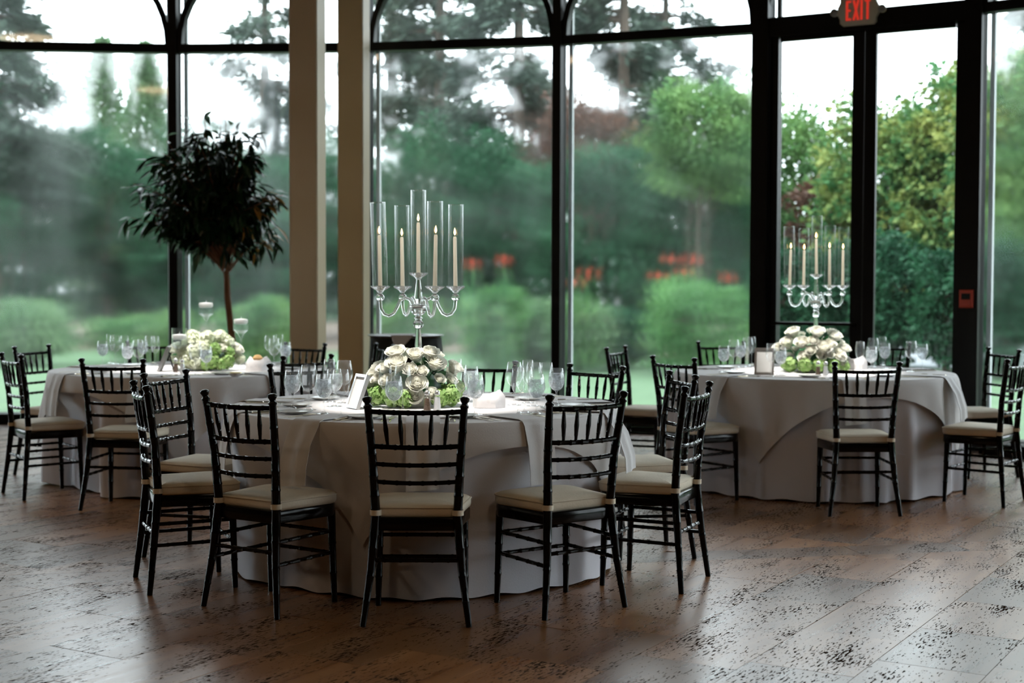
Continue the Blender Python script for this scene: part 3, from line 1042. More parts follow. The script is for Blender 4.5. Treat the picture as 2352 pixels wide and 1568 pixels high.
def cypress(px, py_top, Y, half_px, label, seed, mat, name='cypress_tree', n=5200, zlow=0.4, leaf=0.17, group='conifers beyond the lawn', airy=0):
    rng = np.random.default_rng(seed)
    p = at_y(px, py_top, Y)
    R = half_px * Y / F_PX
    t = empty(name, (p.x, Y, -0.1))
    tag(t, label, 'tree', group)
    h = p.z + 0.1
    s = rng.uniform(0, 1, n)
    z = zlow + (h - zlow) * s
    prof = np.minimum(1.0, s * 6 + 0.4) * (1 - s) ** (0.75 if airy == 0 else 0.9) + 0.03
    a = rng.uniform(0, 2 * PI, n)
    r = R * prof * np.sqrt(rng.uniform(0.1 if airy else 0.25, 1, n)) * (1 + (0.25 + airy) * np.sin(z * 3 + a * 3))
    C = np.stack([r * np.cos(a), r * np.sin(a), z], 1)
    D = np.stack([np.cos(a) * 0.7, np.sin(a) * 0.7, np.full(n, 0.35)], 1) + rng.normal(size=(n, 3)) * 0.45
    D /= np.linalg.norm(D, axis=1, keepdims=True)
    V, Fq = leaf_quads(C, D, perp(D, rng), leaf * rng.uniform(0.6, 1.5, n), leaf * 0.5, rng)
    link('crown', np_mesh('crown', V, Fq, LM[mat]), t)
    MB().tube([(0, 0, 0), (0, 0, h * 0.9)], [0.12, 0.03], 8).build('trunk', M['bark'], t)
    return t


# conifers
cedar(-20, 34, 11.5, 215, 'grey green cedar with drooping branches at the far left edge', 21, 4.0, 60, per=190, tiers=10)
cedar(610, 48, 15, 190, 'tall pale cedar seen behind the ficus and the columns', 22, 5.5, 40, tiers=7)
cedar(1010, 44, 16, 190, 'tall cedar with flat tiers above the fogged middle window', 23, 5.6, 54, tiers=9, per=190)
cedar(900, 46, 15, 170, 'pale cedar behind the farther column and the candelabra', 28, 6.2, 50, tiers=8, per=170)
cedar(1190, 40, 15, 170, 'dark cedar filling the top of the window behind the candelabra', 24, 5.6, 54, tiers=9, per=190)
cedar(1430, 41, 15, 175, 'tall cedar with bare lower trunk above the round green tree', 25, 5.2, 50, tiers=8, per=180)
cedar(1525, 44, 13, 190, 'slim cedar with long branch reaching toward the door frame', 26, 6.4, 36, tiers=5, per=180)
cedar(2380, 40, 14, 120, 'grey cedar rising behind the shrubs at the far right', 27, 6.3, 36, tiers=6)
cypress(235, 95, 42, 115, 'narrow light green conifer left of its taller neighbour by the ficus', 31, 'pale', 'larch_tree', n=6500, leaf=0.22, airy=0.2)
cypress(335, 105, 40, 135, 'light green conifer just left of the window mullion by the ficus', 32, 'pale', 'larch_tree', n=7500, leaf=0.22, airy=0.2)
cypress(622, 195, 42, 42, 'dark narrow cypress above the ficus crown', 33, 'cyp')
cypress(675, 200, 42, 34, 'dark narrow cypress hidden partly by the nearer column', 34, 'cyp')
# broadleaf trees
broad_tree(55, 150, 36, 130, 'dark broad tree below the cedar at the far left', LM['dark'], 41, nclump=200, bottom=0.4)
broad_tree(-140, 60, 33, 150, 'dark tree rising at the left edge of the garden', LM['dark'], 42, nclump=200, bottom=0.4)
broad_tree(250, 285, 38, 170, 'low dark tree below the two light green conifers', LM['dark'], 43, nclump=220, bottom=0.3)
broad_tree(430, 300, 36, 150, 'dark bushy tree behind the mullion and ficus', LM['dark'], 44, nclump=220, bottom=0.3)
broad_tree(600, 330, 37, 150, 'dark bushy tree between the ficus and the nearer column', LM['dark'], 45, nclump=220, bottom=0.3)
broad_tree(800, 300, 38, 140, 'dark bushy tree between the two columns', LM['dark'], 46, nclump=220, bottom=0.3)
broad_tree(960, 300, 37, 150, 'dark bushy tree behind the front candelabra', LM['dark'], 47, nclump=240, bottom=0.3)
broad_tree(1140, 270, 38, 160, 'dark bushy tree right of the front candelabra', LM['dark'], 48, nclump=240, bottom=0.3)
broad_tree(1340, 215, 37, 120, 'copper tinted tree below the cedar trunks', LM['brown'], 49, nclump=150, bottom=3.0)
broad_tree(1360, 310, 35, 170, 'dark green tree under the copper tinted tree', LM['dark'], 50, nclump=240, bottom=0.3)
broad_tree(1620, 175, 31, 125, 'round bright green tree beside the door frame', LM['mid'], 51, nclump=230, per=60, bottom=3.2, leaf=0.13)
broad_tree(1590, 300, 33, 165, 'dark green tree below the round bright green tree', LM['dark'], 52, nclump=240, bottom=0.3)
broad_tree(1570, 330, 41, 190, 'darkest tree in the gap above the large bright bush', LM['dark'], 60, nclump=240, bottom=0.3)
broad_tree(1010, 345, 42, 190, 'darkest tree in the gap behind the front candles', LM['dark'], 61, nclump=240, bottom=0.3)
broad_tree(1730, 190, 38, 90, 'grey green tree just left of the door frame', LM['mid'], 53, nclump=150, bottom=0.5)
broad_tree(1845, 205, 34, 105, 'dark green tree seen through the left door leaf', LM['mid'], 54, nclump=200, per=56, bottom=0.6, leaf=0.14)
broad_tree(1900, 385, 31, 60, 'small copper tree low in the left door leaf', LM['brown'], 55, nclump=70, bottom=1.2)
broad_tree(2035, 225, 29, 155, 'yellow green maple seen through both door leaves', LM['maple'], 56, nclump=260, per=64, bottom=0.9, leaf=0.14)
broad_tree(2170, 160, 28, 120, 'tall yellow green maple at the right edge of the doors', LM['maple'], 57, nclump=240, per=64, bottom=0.9, leaf=0.14)
broad_tree(2320, 110, 26, 130, 'olive green maple right of the door jamb', LM['maple'], 58, nclump=240, per=64, bottom=0.9, leaf=0.14)
broad_tree(2440, 100, 24, 140, 'dark maple at the far right edge', LM['mid'], 59, nclump=220, per=60, bottom=0.5, leaf=0.14)
for i, (px, py, Y, hp) in enumerate(((1800, 560, 27, 75), (1930, 560, 26, 80), (2060, 545, 25, 80), (2180, 570, 24, 75), (2300, 560, 23, 85))):
    broad_tree(px, py, Y, hp, ['low dark shrub behind the left edge of the doors', 'low dark shrub behind the middle door stiles', 'low dark shrub in the right door leaf', 'low dark shrub by the right door jamb', 'low dark shrub right of the red alarm box'][i],
               LM['dark'], 70 + i, leaf=0.11, nclump=130, per=50, bottom=0.0, name='shrub', group='shrubs outside the doors')
# bushes of the flower bed
beds = ((1600, 640, 24, 115, 'bright', 'large bright green bush in the flower bed near the doors'),
        (1130, 655, 25, 60, 'bright', 'small bright green bush right of the front candelabra'),
        (1330, 690, 25, 70, 'pale', 'pale green bush left of the large bright bush'),
        (1235, 700, 26, 60, 'pale', 'pale green bush behind the middle mullion'),
        (1440, 720, 26, 50, 'dark', 'dark low bush between the pale and the bright bushes'),
        (940, 690, 26, 70, 'mid', 'mid green bush behind the front candelabra stem'),
        (600, 690, 27, 90, 'mid', 'mid green bush seen left of the nearer column'),
        (330, 720, 27, 110, 'mid', 'mid green bush behind the glasses at the left'),
        (60, 700, 26, 100, 'pale', 'pale bush behind the chairs at the far left'))
for i, (px, py, Y, hp, mt, lb) in enumerate(beds):
    broad_tree(px, py, Y, hp, lb, LM[mt], 80 + i, leaf=0.09, nclump=130, per=46, bottom=-0.05, name='bush', group='bushes in the flower bed')
for i, (px, py, lb) in enumerate(((1083, 605, 'left of the tall red spike beside the candelabra'), (1158, 596, 'forming a tall spike near the middle mullion'), (1352, 628, 'alone right of the middle mullion'),
                                  (1318, 652, 'lowest beside the middle mullion'), (1512, 634, 'leftmost above the large bright bush'), (1542, 598, 'highest above the large bright bush'),
                                  (1592, 598, 'highest but rightward above the large bright bush'), (1572, 626, 'in the centre above the large bright bush'), (1672, 636, 'nearest the door frame'))):
    p = at_y(px, py, 24.5)
    t = tag(empty('canna_flower', (p.x, 24.5, -0.1)), 'red flower spike ' + lb, 'flower', 'red flowers in the bed')
    rng = np.random.default_rng(300 + i)
    zz = p.z + 0.1
    MB().tube([(0, 0, 0), (0.02, 0, zz * 0.6), (0, 0, zz)], [0.02, 0.015, 0.01], 6).build('stalk', M['stem'], t)
    C = rng.normal(size=(34, 3)) * [0.022, 0.022, 0.045] + [0, 0, zz]
    D = rand_dirs(34, rng)
    V, Fq = leaf_quads(C, D, perp(D, rng), 0.05, 0.04, rng)
    link('blossom', np_mesh('blossom', V, Fq, LM['flower']), t)
    C = rng.uniform(size=(26, 3)) * [0.1, 0.1, zz * 0.8] - [0.05, 0.05, 0]
    D = rand_dirs(26, rng); D[:, 2] = np.abs(D[:, 2]) + 0.5
    D /= np.linalg.norm(D, axis=1, keepdims=True)
    V, Fq = leaf_quads(C, D, perp(D, rng), 0.4, 0.11, rng)
    link('leaves', np_mesh('leaves', V, Fq, LM['mid']), t)
# far belt of woodland closing the view
rng = np.random.default_rng(400)
n = 60000
ang = rng.uniform(math.radians(-35), math.radians(215), n)
rr_ = rng.uniform(56, 66, n)
hh = 4.6 + 1.8 * np.sin(ang * 17) + 1.2 * np.sin(ang * 41 + 1)
C = np.stack([rr_ * np.cos(ang), rr_ * np.sin(ang), rng.uniform(0, 1, n) ** 0.8 * hh], 1)
D = rand_dirs(n, rng)
V, Fq = leaf_quads(C, D, perp(D, rng), rng.uniform(0.5, 0.95, n), 0.5, rng)
o = link('treeline', np_mesh('treeline', V, Fq, LM['dark']))
tag(o, 'distant belt of dark green woodland behind the garden', 'woodland', kind='stuff')

# ------------------------------------------------------------------ chairs
def ringed(p0, p1, r, bow=(0, 0, 0), nr=6, n=8, ring_k=1.16, bulge=0.0):
    """bamboo-turned bar from p0 to p1 with nr raised rings"""
    p0, p1, bow = Vector(p0), Vector(p1), Vector(bow)
    ts = {0.0: 1.0, 1.0: 1.0, 0.5: 1.0, 0.25: 1.0, 0.75: 1.0}
    L = (p1 - p0).length
    dl = 0.004 / L
    for i in range(nr):
        t = (i + 0.8) / (nr + 0.6)
        ts[t - dl * 1.6] = 1.0
        ts[t - dl * 0.7] = ring_k
        ts[t + dl * 0.7] = ring_k
        ts[t + dl * 1.6] = 1.0
    keys = sorted(ts)
    path = [p0.lerp(p1, t) + bow * (4 * t * (1 - t)) for t in keys]
    rad = [r * ts[t] * (1 + bulge * math.sin(PI * t) ** 2) for t in keys]
    return MB().tube(path, rad, n)


def post_pt(s, z):
    """rear post centre line: splays below and above the seat"""
    zs = [0.0, 0.22, 0.44, 0.66, 0.90]
    xs = [0.212, 0.182, 0.164, 0.175, 0.193]
    ys = [-0.215, -0.190, -0.168, -0.182, -0.218]
    for i in range(4):
        if z <= zs[i + 1] or i == 3:
            t = (z - zs[i]) / (zs[i + 1] - zs[i])
            t2 = t
            return Vector((s * (xs[i] + (xs[i + 1] - xs[i]) * t2), ys[i] + (ys[i + 1] - ys[i]) * t2, z))


def seat_outline(gr=0.0):
    pts = []
    rb, rf, yb, yf = 0.168 + gr, 0.205 + gr, -0.172 - gr, 0.195 + gr
    def corner(cx, cy, r, a0, a1, n=5):
        for i in range(n + 1):
            a = math.radians(a0 + (a1 - a0) * i / n)
            pts.append((cx + r * math.cos(a), cy + r * math.sin(a)))
    corner(rb - 0.02, yb + 0.02, 0.02, -90, 0, 3)
    corner(rf - 0.07, yf - 0.07, 0.07, 0, 90, 6)
    corner(-rf + 0.07, yf - 0.07, 0.07, 90, 180, 6)
    corner(-rb + 0.02, yb + 0.02, 0.02, 180, 270, 3)
    return pts


def scaled(pts, k, z):
    cy = 0.012
    return [(p[0] * k, cy + (p[1] - cy) * k, z) for p in pts]


def make_chair():
    t = empty('chiavari_chair')
    MC = M['chair']
    for s in (-1, 1):
        path, rad = [], []
        zr = [0.10, 0.20, 0.31, 0.52, 0.60, 0.69, 0.78]
        keys = [(0.0, 0.0125), (0.05, 0.0135), (0.22, 0.0165), (0.38, 0.0195), (0.44, 0.0195), (0.55, 0.0185), (0.66, 0.0178), (0.80, 0.0165), (0.875, 0.0155)]
        allz = [(z, r) for z, r in keys]
        def rz_(z):
            for (a, ra), (b, rb_) in zip(keys, keys[1:]):
                if a <= z <= b: return ra + (rb_ - ra) * (z - a) / (b - a)
            return keys[-1][1]
        for z in zr:
            for dz, k in ((-0.006, 1.0), (-0.003, 1.09), (0.003, 1.09), (0.006, 1.0)):
                allz.append((z + dz, rz_(z + dz) * k))
        allz += [(0.878, 0.0185), (0.884, 0.0185), (0.888, 0.014), (0.896, 0.0125), (0.902, 0.0165), (0.910, 0.0205), (0.916, 0.0195), (0.921, 0.010)]
        allz.sort()
        MB().tube([post_pt(s, z) for z, r in allz], [r for z, r in allz], 10).build('back_post', MC, t)
        zz = [(0.0, 0.0125), (0.04, 0.013), (0.12, 0.0148), (0.123, 0.0165), (0.129, 0.0165), (0.132, 0.0148), (0.25, 0.0165), (0.253, 0.0182), (0.259, 0.0182), (0.262, 0.0165), (0.36, 0.0185), (0.40, 0.0185)]
        MB().tube([(s * (0.186 - 0.008 * z / 0.4), 0.168 - 0.012 * z / 0.4, z) for z, r in zz], [r for z, r in zz], 10).build('front_leg', MC, t)
        for z in (0.305, 0.212):
            a = post_pt(s, z)
            ringed((a.x, a.y, a.z), (s * 0.181, 0.160, z + 0.004), 0.0085, nr=4).build('side_stretcher', MC, t)
    for z, r in ((0.862, 0.0105), (0.722, 0.0105), (0.650, 0.0092), (0.578, 0.0092)):
        a, b = post_pt(-1, z), post_pt(1, z)
        ringed(a, b, r, bow=(0, -0.026, -0.004), nr=6).build('back_rail', MC, t)
    for i in range(5):
        f = (i + 1) / 6
        a, b = post_pt(-1, 0.722), post_pt(1, 0.722)
        c, d = post_pt(-1, 0.862), post_pt(1, 0.862)
        bw = 4 * f * (1 - f)
        f0 = 0.5 + (f - 0.5) * 0.94
        p0 = a.lerp(b, f0) + Vector((0, -0.026, -0.004)) * bw
        p1 = c.lerp(d, f) + Vector((0, -0.026, -0.004)) * bw
        ringed(p0, p1, 0.0062, nr=3, ring_k=1.07, bulge=0.65).build('spindle', MC, t)
    for z in (0.305, 0.212):
        ringed((-0.181, 0.162, z), (0.181, 0.162, z), 0.0085, nr=5).build('front_stretcher', MC, t)
    a, b = post_pt(-1, 0.262), post_pt(1, 0.262)
    ringed(a, b, 0.0085, nr=5).build('rear_stretcher', MC, t)
    o = seat_outline()
    mb = MB()
    n = len(o)
    rings = [scaled(o, 0.985, 0.378), scaled(o, 1.0, 0.384), scaled(o, 1.0, 0.424), scaled(o, 0.98, 0.430)]
    mb.add([p for r in rings for p in r], [(k * n + i, k * n + (i + 1) % n, (k + 1) * n + (i + 1) % n, (k + 1) * n + i) for k in range(3) for i in range(n)] + [tuple(range(n))[::-1], tuple(range(3 * n, 4 * n))])
    mb.build('seat', MC, t)
    # cushion: boxed pad with a soft crown
    o = seat_outline(0.004)
    o = [(p[0], max(p[1], -0.158)) for p in o]
    n = len(o)
    prof = [(0.96, 0.4305), (0.99, 0.436), (1.0, 0.446), (0.998, 0.462), (0.985, 0.471), (0.93, 0.479), (0.80, 0.485), (0.55, 0.489), (0.25, 0.491)]
    mb = MB()
    rings = [scaled(o, k, z) for k, z in prof]
    m = len(rings)
    mb.add([p for r in rings for p in r], [(k * n + i, k * n + (i + 1) % n, (k + 1) * n + (i + 1) % n, (k + 1) * n + i) for k in range(m - 1) for i in range(n)] + [tuple(range(n))[::-1], tuple(range((m - 1) * n, m * n))])
    cu = mb.build('cushion', M['cushion'], t)
    mb = MB()
    pp = scaled(o, 1.0, 0.469)
    mb.tube(pp + [pp[0]], 0.0036, 6)
    mb.build('piping', M['cushion'], cu)
    for s in (-1, 1):
        c = post_pt(s, 0.452)
        mb = MB()
        pts = []
        for i in range(13):
            a = 2 * PI * i / 12
            pts.append((c.x + 0.0235 * math.cos(a), c.y + 0.0235 * math.sin(a)))
        vs = [(x, y, z) for z in (0.441, 0.463) for x, y in pts]
        mb.add(vs, [(i, i + 1, 13 + i + 1, 13 + i) for i in range(12)])
        mb.tube([(c.x - s * 0.012, c.y + 0.01, 0.452), (c.x - s * 0.03, c.y + 0.035, 0.452)], 0.009, 6)
        mb.build('tie', M['cushion'], cu)
    return t


# table key, rear-feet point, facing angle (direction from table to chair), label
CH = [
    ('C', (-0.38, 5.63), -90, 'black chair with cream cushion, middle of the three nearest, back to the camera'),
    ('C', (0.31, 5.87), -55, 'black chair with cream cushion, rightmost of three nearest with backs to the camera'),
    ('C', (0.84, 6.45), -24, 'black chair turned sideways right of the front table, nearest the open floor'),
    ('C', (0.87, 7.29), 13, 'black chair directly behind the sideways chair right of the front table'),
    ('C', (0.47, 8.00), 47, 'black chair across the front table, right of the right-hand glasses'),
    ('C', (-0.17, 8.42), 79, 'black chair across the front table behind the folded white napkin'),
    ('C', (-1.20, 8.12), 122, 'black chair across the front table behind its left-hand glasses'),
    ('C', (-1.77, 7.27), 161, 'black chair left of the front table, further back, cushion pale grey in window light'),
    ('C', (-1.67, 6.39), -157, 'black chair seen side-on, nearest at the left end of the front table'),
    ('C', (-1.13, 5.87), -124, 'black chair with wrinkled cream cushion, leftmost of three backs nearest the camera'),
    ('L', (-2.39, 8.50), -98, 'black chair with its back to the camera at the table beside the columns'),
    ('L', (-3.20, 9.09), -143, 'black chair at the far left edge, nearer of the two there'),
    ('L', (-3.49, 10.34), 161, 'black chair at the far left edge, further of the two there'),
    ('L', (-1.30, 9.02), -43, 'black chair between the front table and the table beside the columns'),
    ('L', (-1.60, 10.98), 59, 'black chair standing in front of the nearer cream column'),
    ('L', (-2.87, 11.35), 110, 'black chair behind the left table, partly hidden by its frame'),
    ('L', (-0.97, 10.78), 25, 'black chair in front of the small black service table'),
    ('R', (2.10, 8.40), -88, 'black chair with its back to the camera at the table by the doors'),
    ('R', (3.17, 8.92), -37, 'black chair at the right edge, nearer of the two there'),
    ('R', (3.58, 10.36), 14, 'black chair at the right edge, further of the two there'),
    ('R', (3.02, 11.50), 65, 'black chair behind the right table, in front of the right door leaf'),
    ('R', (1.70, 11.55), 101, 'black chair behind the right table, left of the door frame'),
    ('R', (1.02, 8.96), -144, 'black chair at the near left of the table by the doors'),
    ('R', (0.77, 10.46), 155, 'black chair seen side-on against the lawn, left of the right table'),
]
GROUPS = {'C': 'chairs around the front table', 'L': 'chairs around the table beside the columns', 'R': 'chairs around the table by the doors'}
proto = make_chair()
FRONTS = {'C': [], 'L': [], 'R': []}
for i, (key, rear, fa, lb) in enumerate(CH):
    o = proto if i == 0 else copy_tree(proto)
    a = math.radians(fa)
    fd = Vector((-math.cos(a), -math.sin(a), 0))
    p = Vector((rear[0], rear[1], 0)) + fd * 0.215
    o.location = p
    o.rotation_euler = (0, 0, math.atan2(fd.y, fd.x) - PI / 2)
    tag(o, lb, 'chair', GROUPS[key])
    fr = p + fd * 0.215
    d = fr - TABLE[key]
    FRONTS[key].append((math.atan2(d.y, d.x), d.length))

# ------------------------------------------------------------------ tables and cloths
TZ, TR = 0.77, 0.945


def adiff(a, b):
    return (a - b + PI) % (2 * PI) - PI


BASE_PH = {}


def pushed(key, a, d, r, gap):
    """cloth pressed in where chairs stand against it"""
    for fa, fr in FRONTS[key]:
        da = abs(adiff(a, fa))
        if da < 0.42:
            lim = fr - gap
            k = max(0.0, min(1.0, (d - 0.10) / 0.18)) * (0.5 + 0.5 * math.cos(min(1, max(0, (da - 0.24) / 0.18)) * PI))
            if r > lim: r = r + (lim - r) * k
    return r


def base_radius(key, a, d):
    ph = BASE_PH[key]
    g, g2 = min(1.0, d / 0.35), min(1.0, d / 0.7)
    w = 0.55 * math.sin(17 * a + ph[0] + 0.9 * math.sin(3 * a + ph[3])) + 0.35 * math.sin(29 * a + ph[1] + 1.3 * math.sin(5 * a + ph[4])) + 0.3 * math.sin(7 * a + ph[2])
    r = TR - 0.012 * (1 - min(1, d / 0.012)) + 0.004 + g * (0.010 + 0.032 * w) + g2 * 0.034 * max(0, w)
    return pushed(key, a, d, r, 0.022)


def base_cloth(key, seed, name, label):
    rng = np.random.default_rng(seed)
    ph = BASE_PH[key] = rng.uniform(0, 6, 6)
    n = 300
    depths = [0, 0.012, 0.03, 0.08, 0.16, 0.25, 0.32, 0.40, 0.50, 0.60, 0.68, 0.73, TZ - 0.006]
    vs, fs = [], []
    rings = [(r, 0.0) for r in (0.0001, 0.4, 0.75, TR - 0.02)]
    for r, _ in rings:
        for i in range(n):
            a = 2 * PI * i / n
            vs.append((r * math.cos(a), r * math.sin(a), TZ))
    for d in depths:
        for i in range(n):
            a = 2 * PI * i / n
            r = base_radius(key, a, d)
            z = TZ - d
            if d > 0.7:
                z += 0.006 * (1 + math.sin(23 * a + ph[5]))
            vs.append((r * math.cos(a), r * math.sin(a), z))
    m = len(rings) + len(depths)
    for k in range(m - 1):
        for i in range(n):
            j = (i + 1) % n
            fs.append((k * n + i, k * n + j, (k + 1) * n + j, (k + 1) * n + i))
    fs.append(tuple(range(n)))
    o = MB().add(vs, fs).build(name, M['cloth'], None, True, 80)
    o.location = TABLE[key]
    return tag(o, label, 'tablecloth', 'floor length tablecloths')


def overlay(key, corner_deg, seed, label, half=1.055):
    """square overlay whose corners hang down"""
    rng = np.random.default_rng(seed)
    ph = rng.uniform(0, 6, 4)
    n = 288
    c0 = math.radians(corner_deg)
    top = TZ + 0.004
    fr_ = [0.0, 0.4, 0.75, 0.985]
    hang = [0.0, 0.04, 0.12, 0.25, 0.40, 0.55, 0.70, 0.85, 1.0]
    vs, fs = [], []
    R0 = TR + 0.004
    for f in fr_:
        for i in range(n):
            a = c0 + 2 * PI * i / n
            r = max(R0 * f, 0.0001)
            vs.append((r * math.cos(a), r * math.sin(a), top))
    for h in hang:
        for i in range(n):
            a = c0 + 2 * PI * i / n
            q = (a - c0 + PI / 4) % (PI / 2) - PI / 4          # 0 at a corner
            S_ = half / math.cos(PI / 4 - abs(q))
            Ltot = max(0.02, S_ - R0)
            d = Ltot * h
            g = min(1.0, d / 0.35)
            w = math.sin(17 * a + ph[0]) * 0.5 + 0.5 * math.sin(9 * a + ph[1])
            # folds gather beside each corner
            fold = math.cos(q * 22) * math.exp(-(q / 0.42) ** 2)
            r = R0 + 0.010 * min(1, d / 0.02) + 0.012 * h * min(1, d / 0.05) + g * (0.034 + 0.016 * w + 0.040 * fold)
            r = pushed(key, a, d, r, 0.006)
            r = max(r, base_radius(key, a, d) + 0.007)
            vs.append((r * math.cos(a), r * math.sin(a), top - d))
    m = len(fr_) + len(hang)
    for k in range(m - 1):
        for i in range(n):
            j = (i + 1) % n
            fs.append((k * n + i, k * n + j, (k + 1) * n + j, (k + 1) * n + i))
    fs.append(tuple(range(n)))
    o = MB().add(vs, fs).build('overlay_cloth', M['cloth2'], None, True, 80)
    o.location = TABLE[key]
    return tag(o, label, 'tablecloth', 'square overlay cloths')


NAMES = {'C': 'front table', 'L': 'table beside columns', 'R': 'table by doors'}
for key, cdeg, sd in (('C', -104, 1), ('L', -172, 2), ('R', -122, 3)):
    t = tag(empty('banquet_table', TABLE[key]), 'round banquet table hidden under white cloths, the ' + NAMES[key], 'table', 'round banquet tables')
    MB().lathe([(TR - 0.03, TZ - 0.035), (TR - 0.015, TZ - 0.03), (TR - 0.015, TZ - 0.004), (TR - 0.02, TZ - 0.002)], 48).build('tabletop', M['wood'], t)
    for s in range(4):
        a = PI / 4 + s * PI / 2
        MB().tube([(0.45 * math.cos(a), 0.45 * math.sin(a), TZ - 0.03), (0.55 * math.cos(a), 0.55 * math.sin(a), 0)], 0.02, 8).build('leg', M['bronze'], t)
    base_cloth(key, sd, 'tablecloth', 'floor length white cloth with soft folds on the ' + NAMES[key])
    overlay(key, cdeg, sd + 10, 'square white overlay cloth with hanging corners on the ' + NAMES[key])
TOP = TZ + 0.0055

# ------------------------------------------------------------------ tableware
def spin(name, prof, mat, n=24, cap=False):
    return MB().lathe(prof, n, cap=cap).mesh(name, mat, True, 60)


def glass_prof(h, rb, rmax, rrim, stem, zb):
    """foot, stem and bowl of a wine glass"""
    p = [(0.0005, 0.0015), (rb, 0.0), (rb, 0.0015), (rb * 0.6, 0.004), (0.007, 0.010), (stem, 0.022), (stem, zb - 0.008), (stem * 1.7, zb)]
    hb = h - zb
    for f in (0.06, 0.14, 0.25, 0.38, 0.50):
        p.append((rmax * math.sin(math.acos(max(-1, 1 - f / 0.5))) if f < 0.5 else rmax, zb + hb * f))
    for f in (0.65, 0.82, 1.0):
        k = (f - 0.5) / 0.5
        p.append((rmax + (rrim - rmax) * k ** 1.5, zb + hb * f))
    p.append((rrim - 0.001, h + 0.0005))
    return p


G_ME = {
    'water': spin('water_goblet', glass_prof(0.182, 0.034, 0.041, 0.032, 0.0042, 0.070), M['glass']),
    'wine': spin('wine_glass', glass_prof(0.212, 0.036, 0.043, 0.032, 0.0038, 0.090), M['glass']),
    'flute': spin('white_wine_glass', glass_prof(0.215, 0.033, 0.033, 0.026, 0.0036, 0.092), M['glass']),
}
_pr = glass_prof(0.182, 0.034, 0.041, 0.032, 0.0042, 0.070)
_in = [(0.0005, 0.0725)] + [(r - 0.0018, z + 0.001) for r, z in _pr[8:-3]] + [(0.0365, 0.157), (0.0005, 0.159)]
ICE_ME = spin('ice_water', _in, M['ice'])
KIND = {'water': ('water_goblet', 'ice water goblet'), 'wine': ('wine_glass', 'empty large wine glass'), 'flute': ('white_wine_glass', 'empty tall slim wine glass')}
ORD = ['first', 'second', 'third', 'fourth', 'fifth', 'sixth', 'seventh', 'eighth', 'ninth', 'tenth', 'eleventh', 'twelfth']
GPOS = []


def place_glasses(key, where, items):
    items = sorted(items, key=lambda q: q[0])
    for i, (px, py, kd) in enumerate(items):
        p = at_z(px, py, TOP)
        o = link(KIND[kd][0], G_ME[kd])
        o.location = p
        o.rotation_euler = (0, 0, random.random() * 6)
        GPOS.append(p)
        tag(o, '%s, %s from left among glasses %s' % (KIND[kd][1], ORD[i], where), 'glass', 'glasses on the ' + NAMES[key])
        if kd == 'water':
            link('ice_water', ICE_ME, o)


random.seed(3)
place_glasses('C', 'by the frame on front table', [(672, 938, 'water'), (709, 941, 'wine'), (744, 950, 'water'), (783, 957, 'wine'), (757, 923, 'flute'), (791, 925, 'wine'), (768, 933, 'water')])
place_glasses('C', 'at front middle of front table', [(905, 957, 'water'), (886, 942, 'flute'), (925, 943, 'wine')])
place_glasses('C', 'right of front table flowers', [(1092, 952, 'water'), (1058, 943, 'flute'), (1082, 924, 'water'), (1048, 921, 'flute')])
place_glasses('C', 'at right end of front table', [(1278, 930, 'water'), (1232, 950, 'water'), (1190, 953, 'flute'), (1181, 930, 'wine'), (1212, 925, 'flute'), (1205, 947, 'wine'), (1256, 934, 'flute'), (1226, 932, 'wine')])
place_glasses('L', 'at left of table beside columns', [(236, 840, 'water'), (254, 834, 'flute'), (265, 836, 'wine'), (287, 838, 'flute'), (293, 848, 'water'), (318, 852, 'wine'), (328, 835, 'water'), (345, 837, 'wine'), (357, 840, 'flute')])
place_glasses('L', 'before flowers, table beside columns', [(474, 858, 'water'), (449, 861, 'wine')])
place_glasses('L', 'at right of table beside columns', [(620, 835, 'wine'), (642, 833, 'flute'), (656, 844, 'water'), (630, 846, 'wine')])
place_glasses('R', 'at left of table by doors', [(1662, 854, 'water'), (1685, 849, 'wine'), (1701, 843, 'water'), (1717, 842, 'wine'), (1726, 839, 'flute')])
place_glasses('R', 'by frame on table by doors', [(1770, 864, 'flute'), (1793, 861, 'water')])
place_glasses('R', 'right of flowers, table by doors', [(1975, 857, 'flute'), (2001, 857, 'water'), (2005, 842, 'wine'), (2032, 846, 'water'), (2026, 839, 'flute'), (2092, 853, 'wine'), (2118, 849, 'water')])

PLATE_ME = MB().lathe([(0.0005, 0.002), (0.045, 0.0), (0.05, 0.002), (0.078, 0.011), (0.080, 0.0125), (0.078, 0.0135), (0.052, 0.006), (0.0005, 0.005)], 32, cap=False).mesh('side_plate', M['china'], True, 60)


def flat(mb, pts, z0, z1):
    mb.prism(pts, z0, z1)


def fork_mesh():
    mb = MB()
    h = 0.002
    mb.prism([(-0.004, 0), (0.004, 0), (0.0028, 0.06), (0.0025, 0.105), (-0.0025, 0.105), (-0.0028, 0.06)], 0.001, 0.001 + h)
    mb.prism([(-0.0025, 0.105), (0.0025, 0.105), (0.011, 0.13), (0.0115, 0.145), (-0.0115, 0.145), (-0.011, 0.13)], 0.002, 0.002 + h)
    for i in range(4):
        x = -0.0099 + i * 0.0066
        mb.prism([(x - 0.0016, 0.144), (x + 0.0016, 0.144), (x + 0.001, 0.19), (x - 0.001, 0.19)], 0.0025, 0.0045)
    return mb.mesh('fork', M['silver'], False)


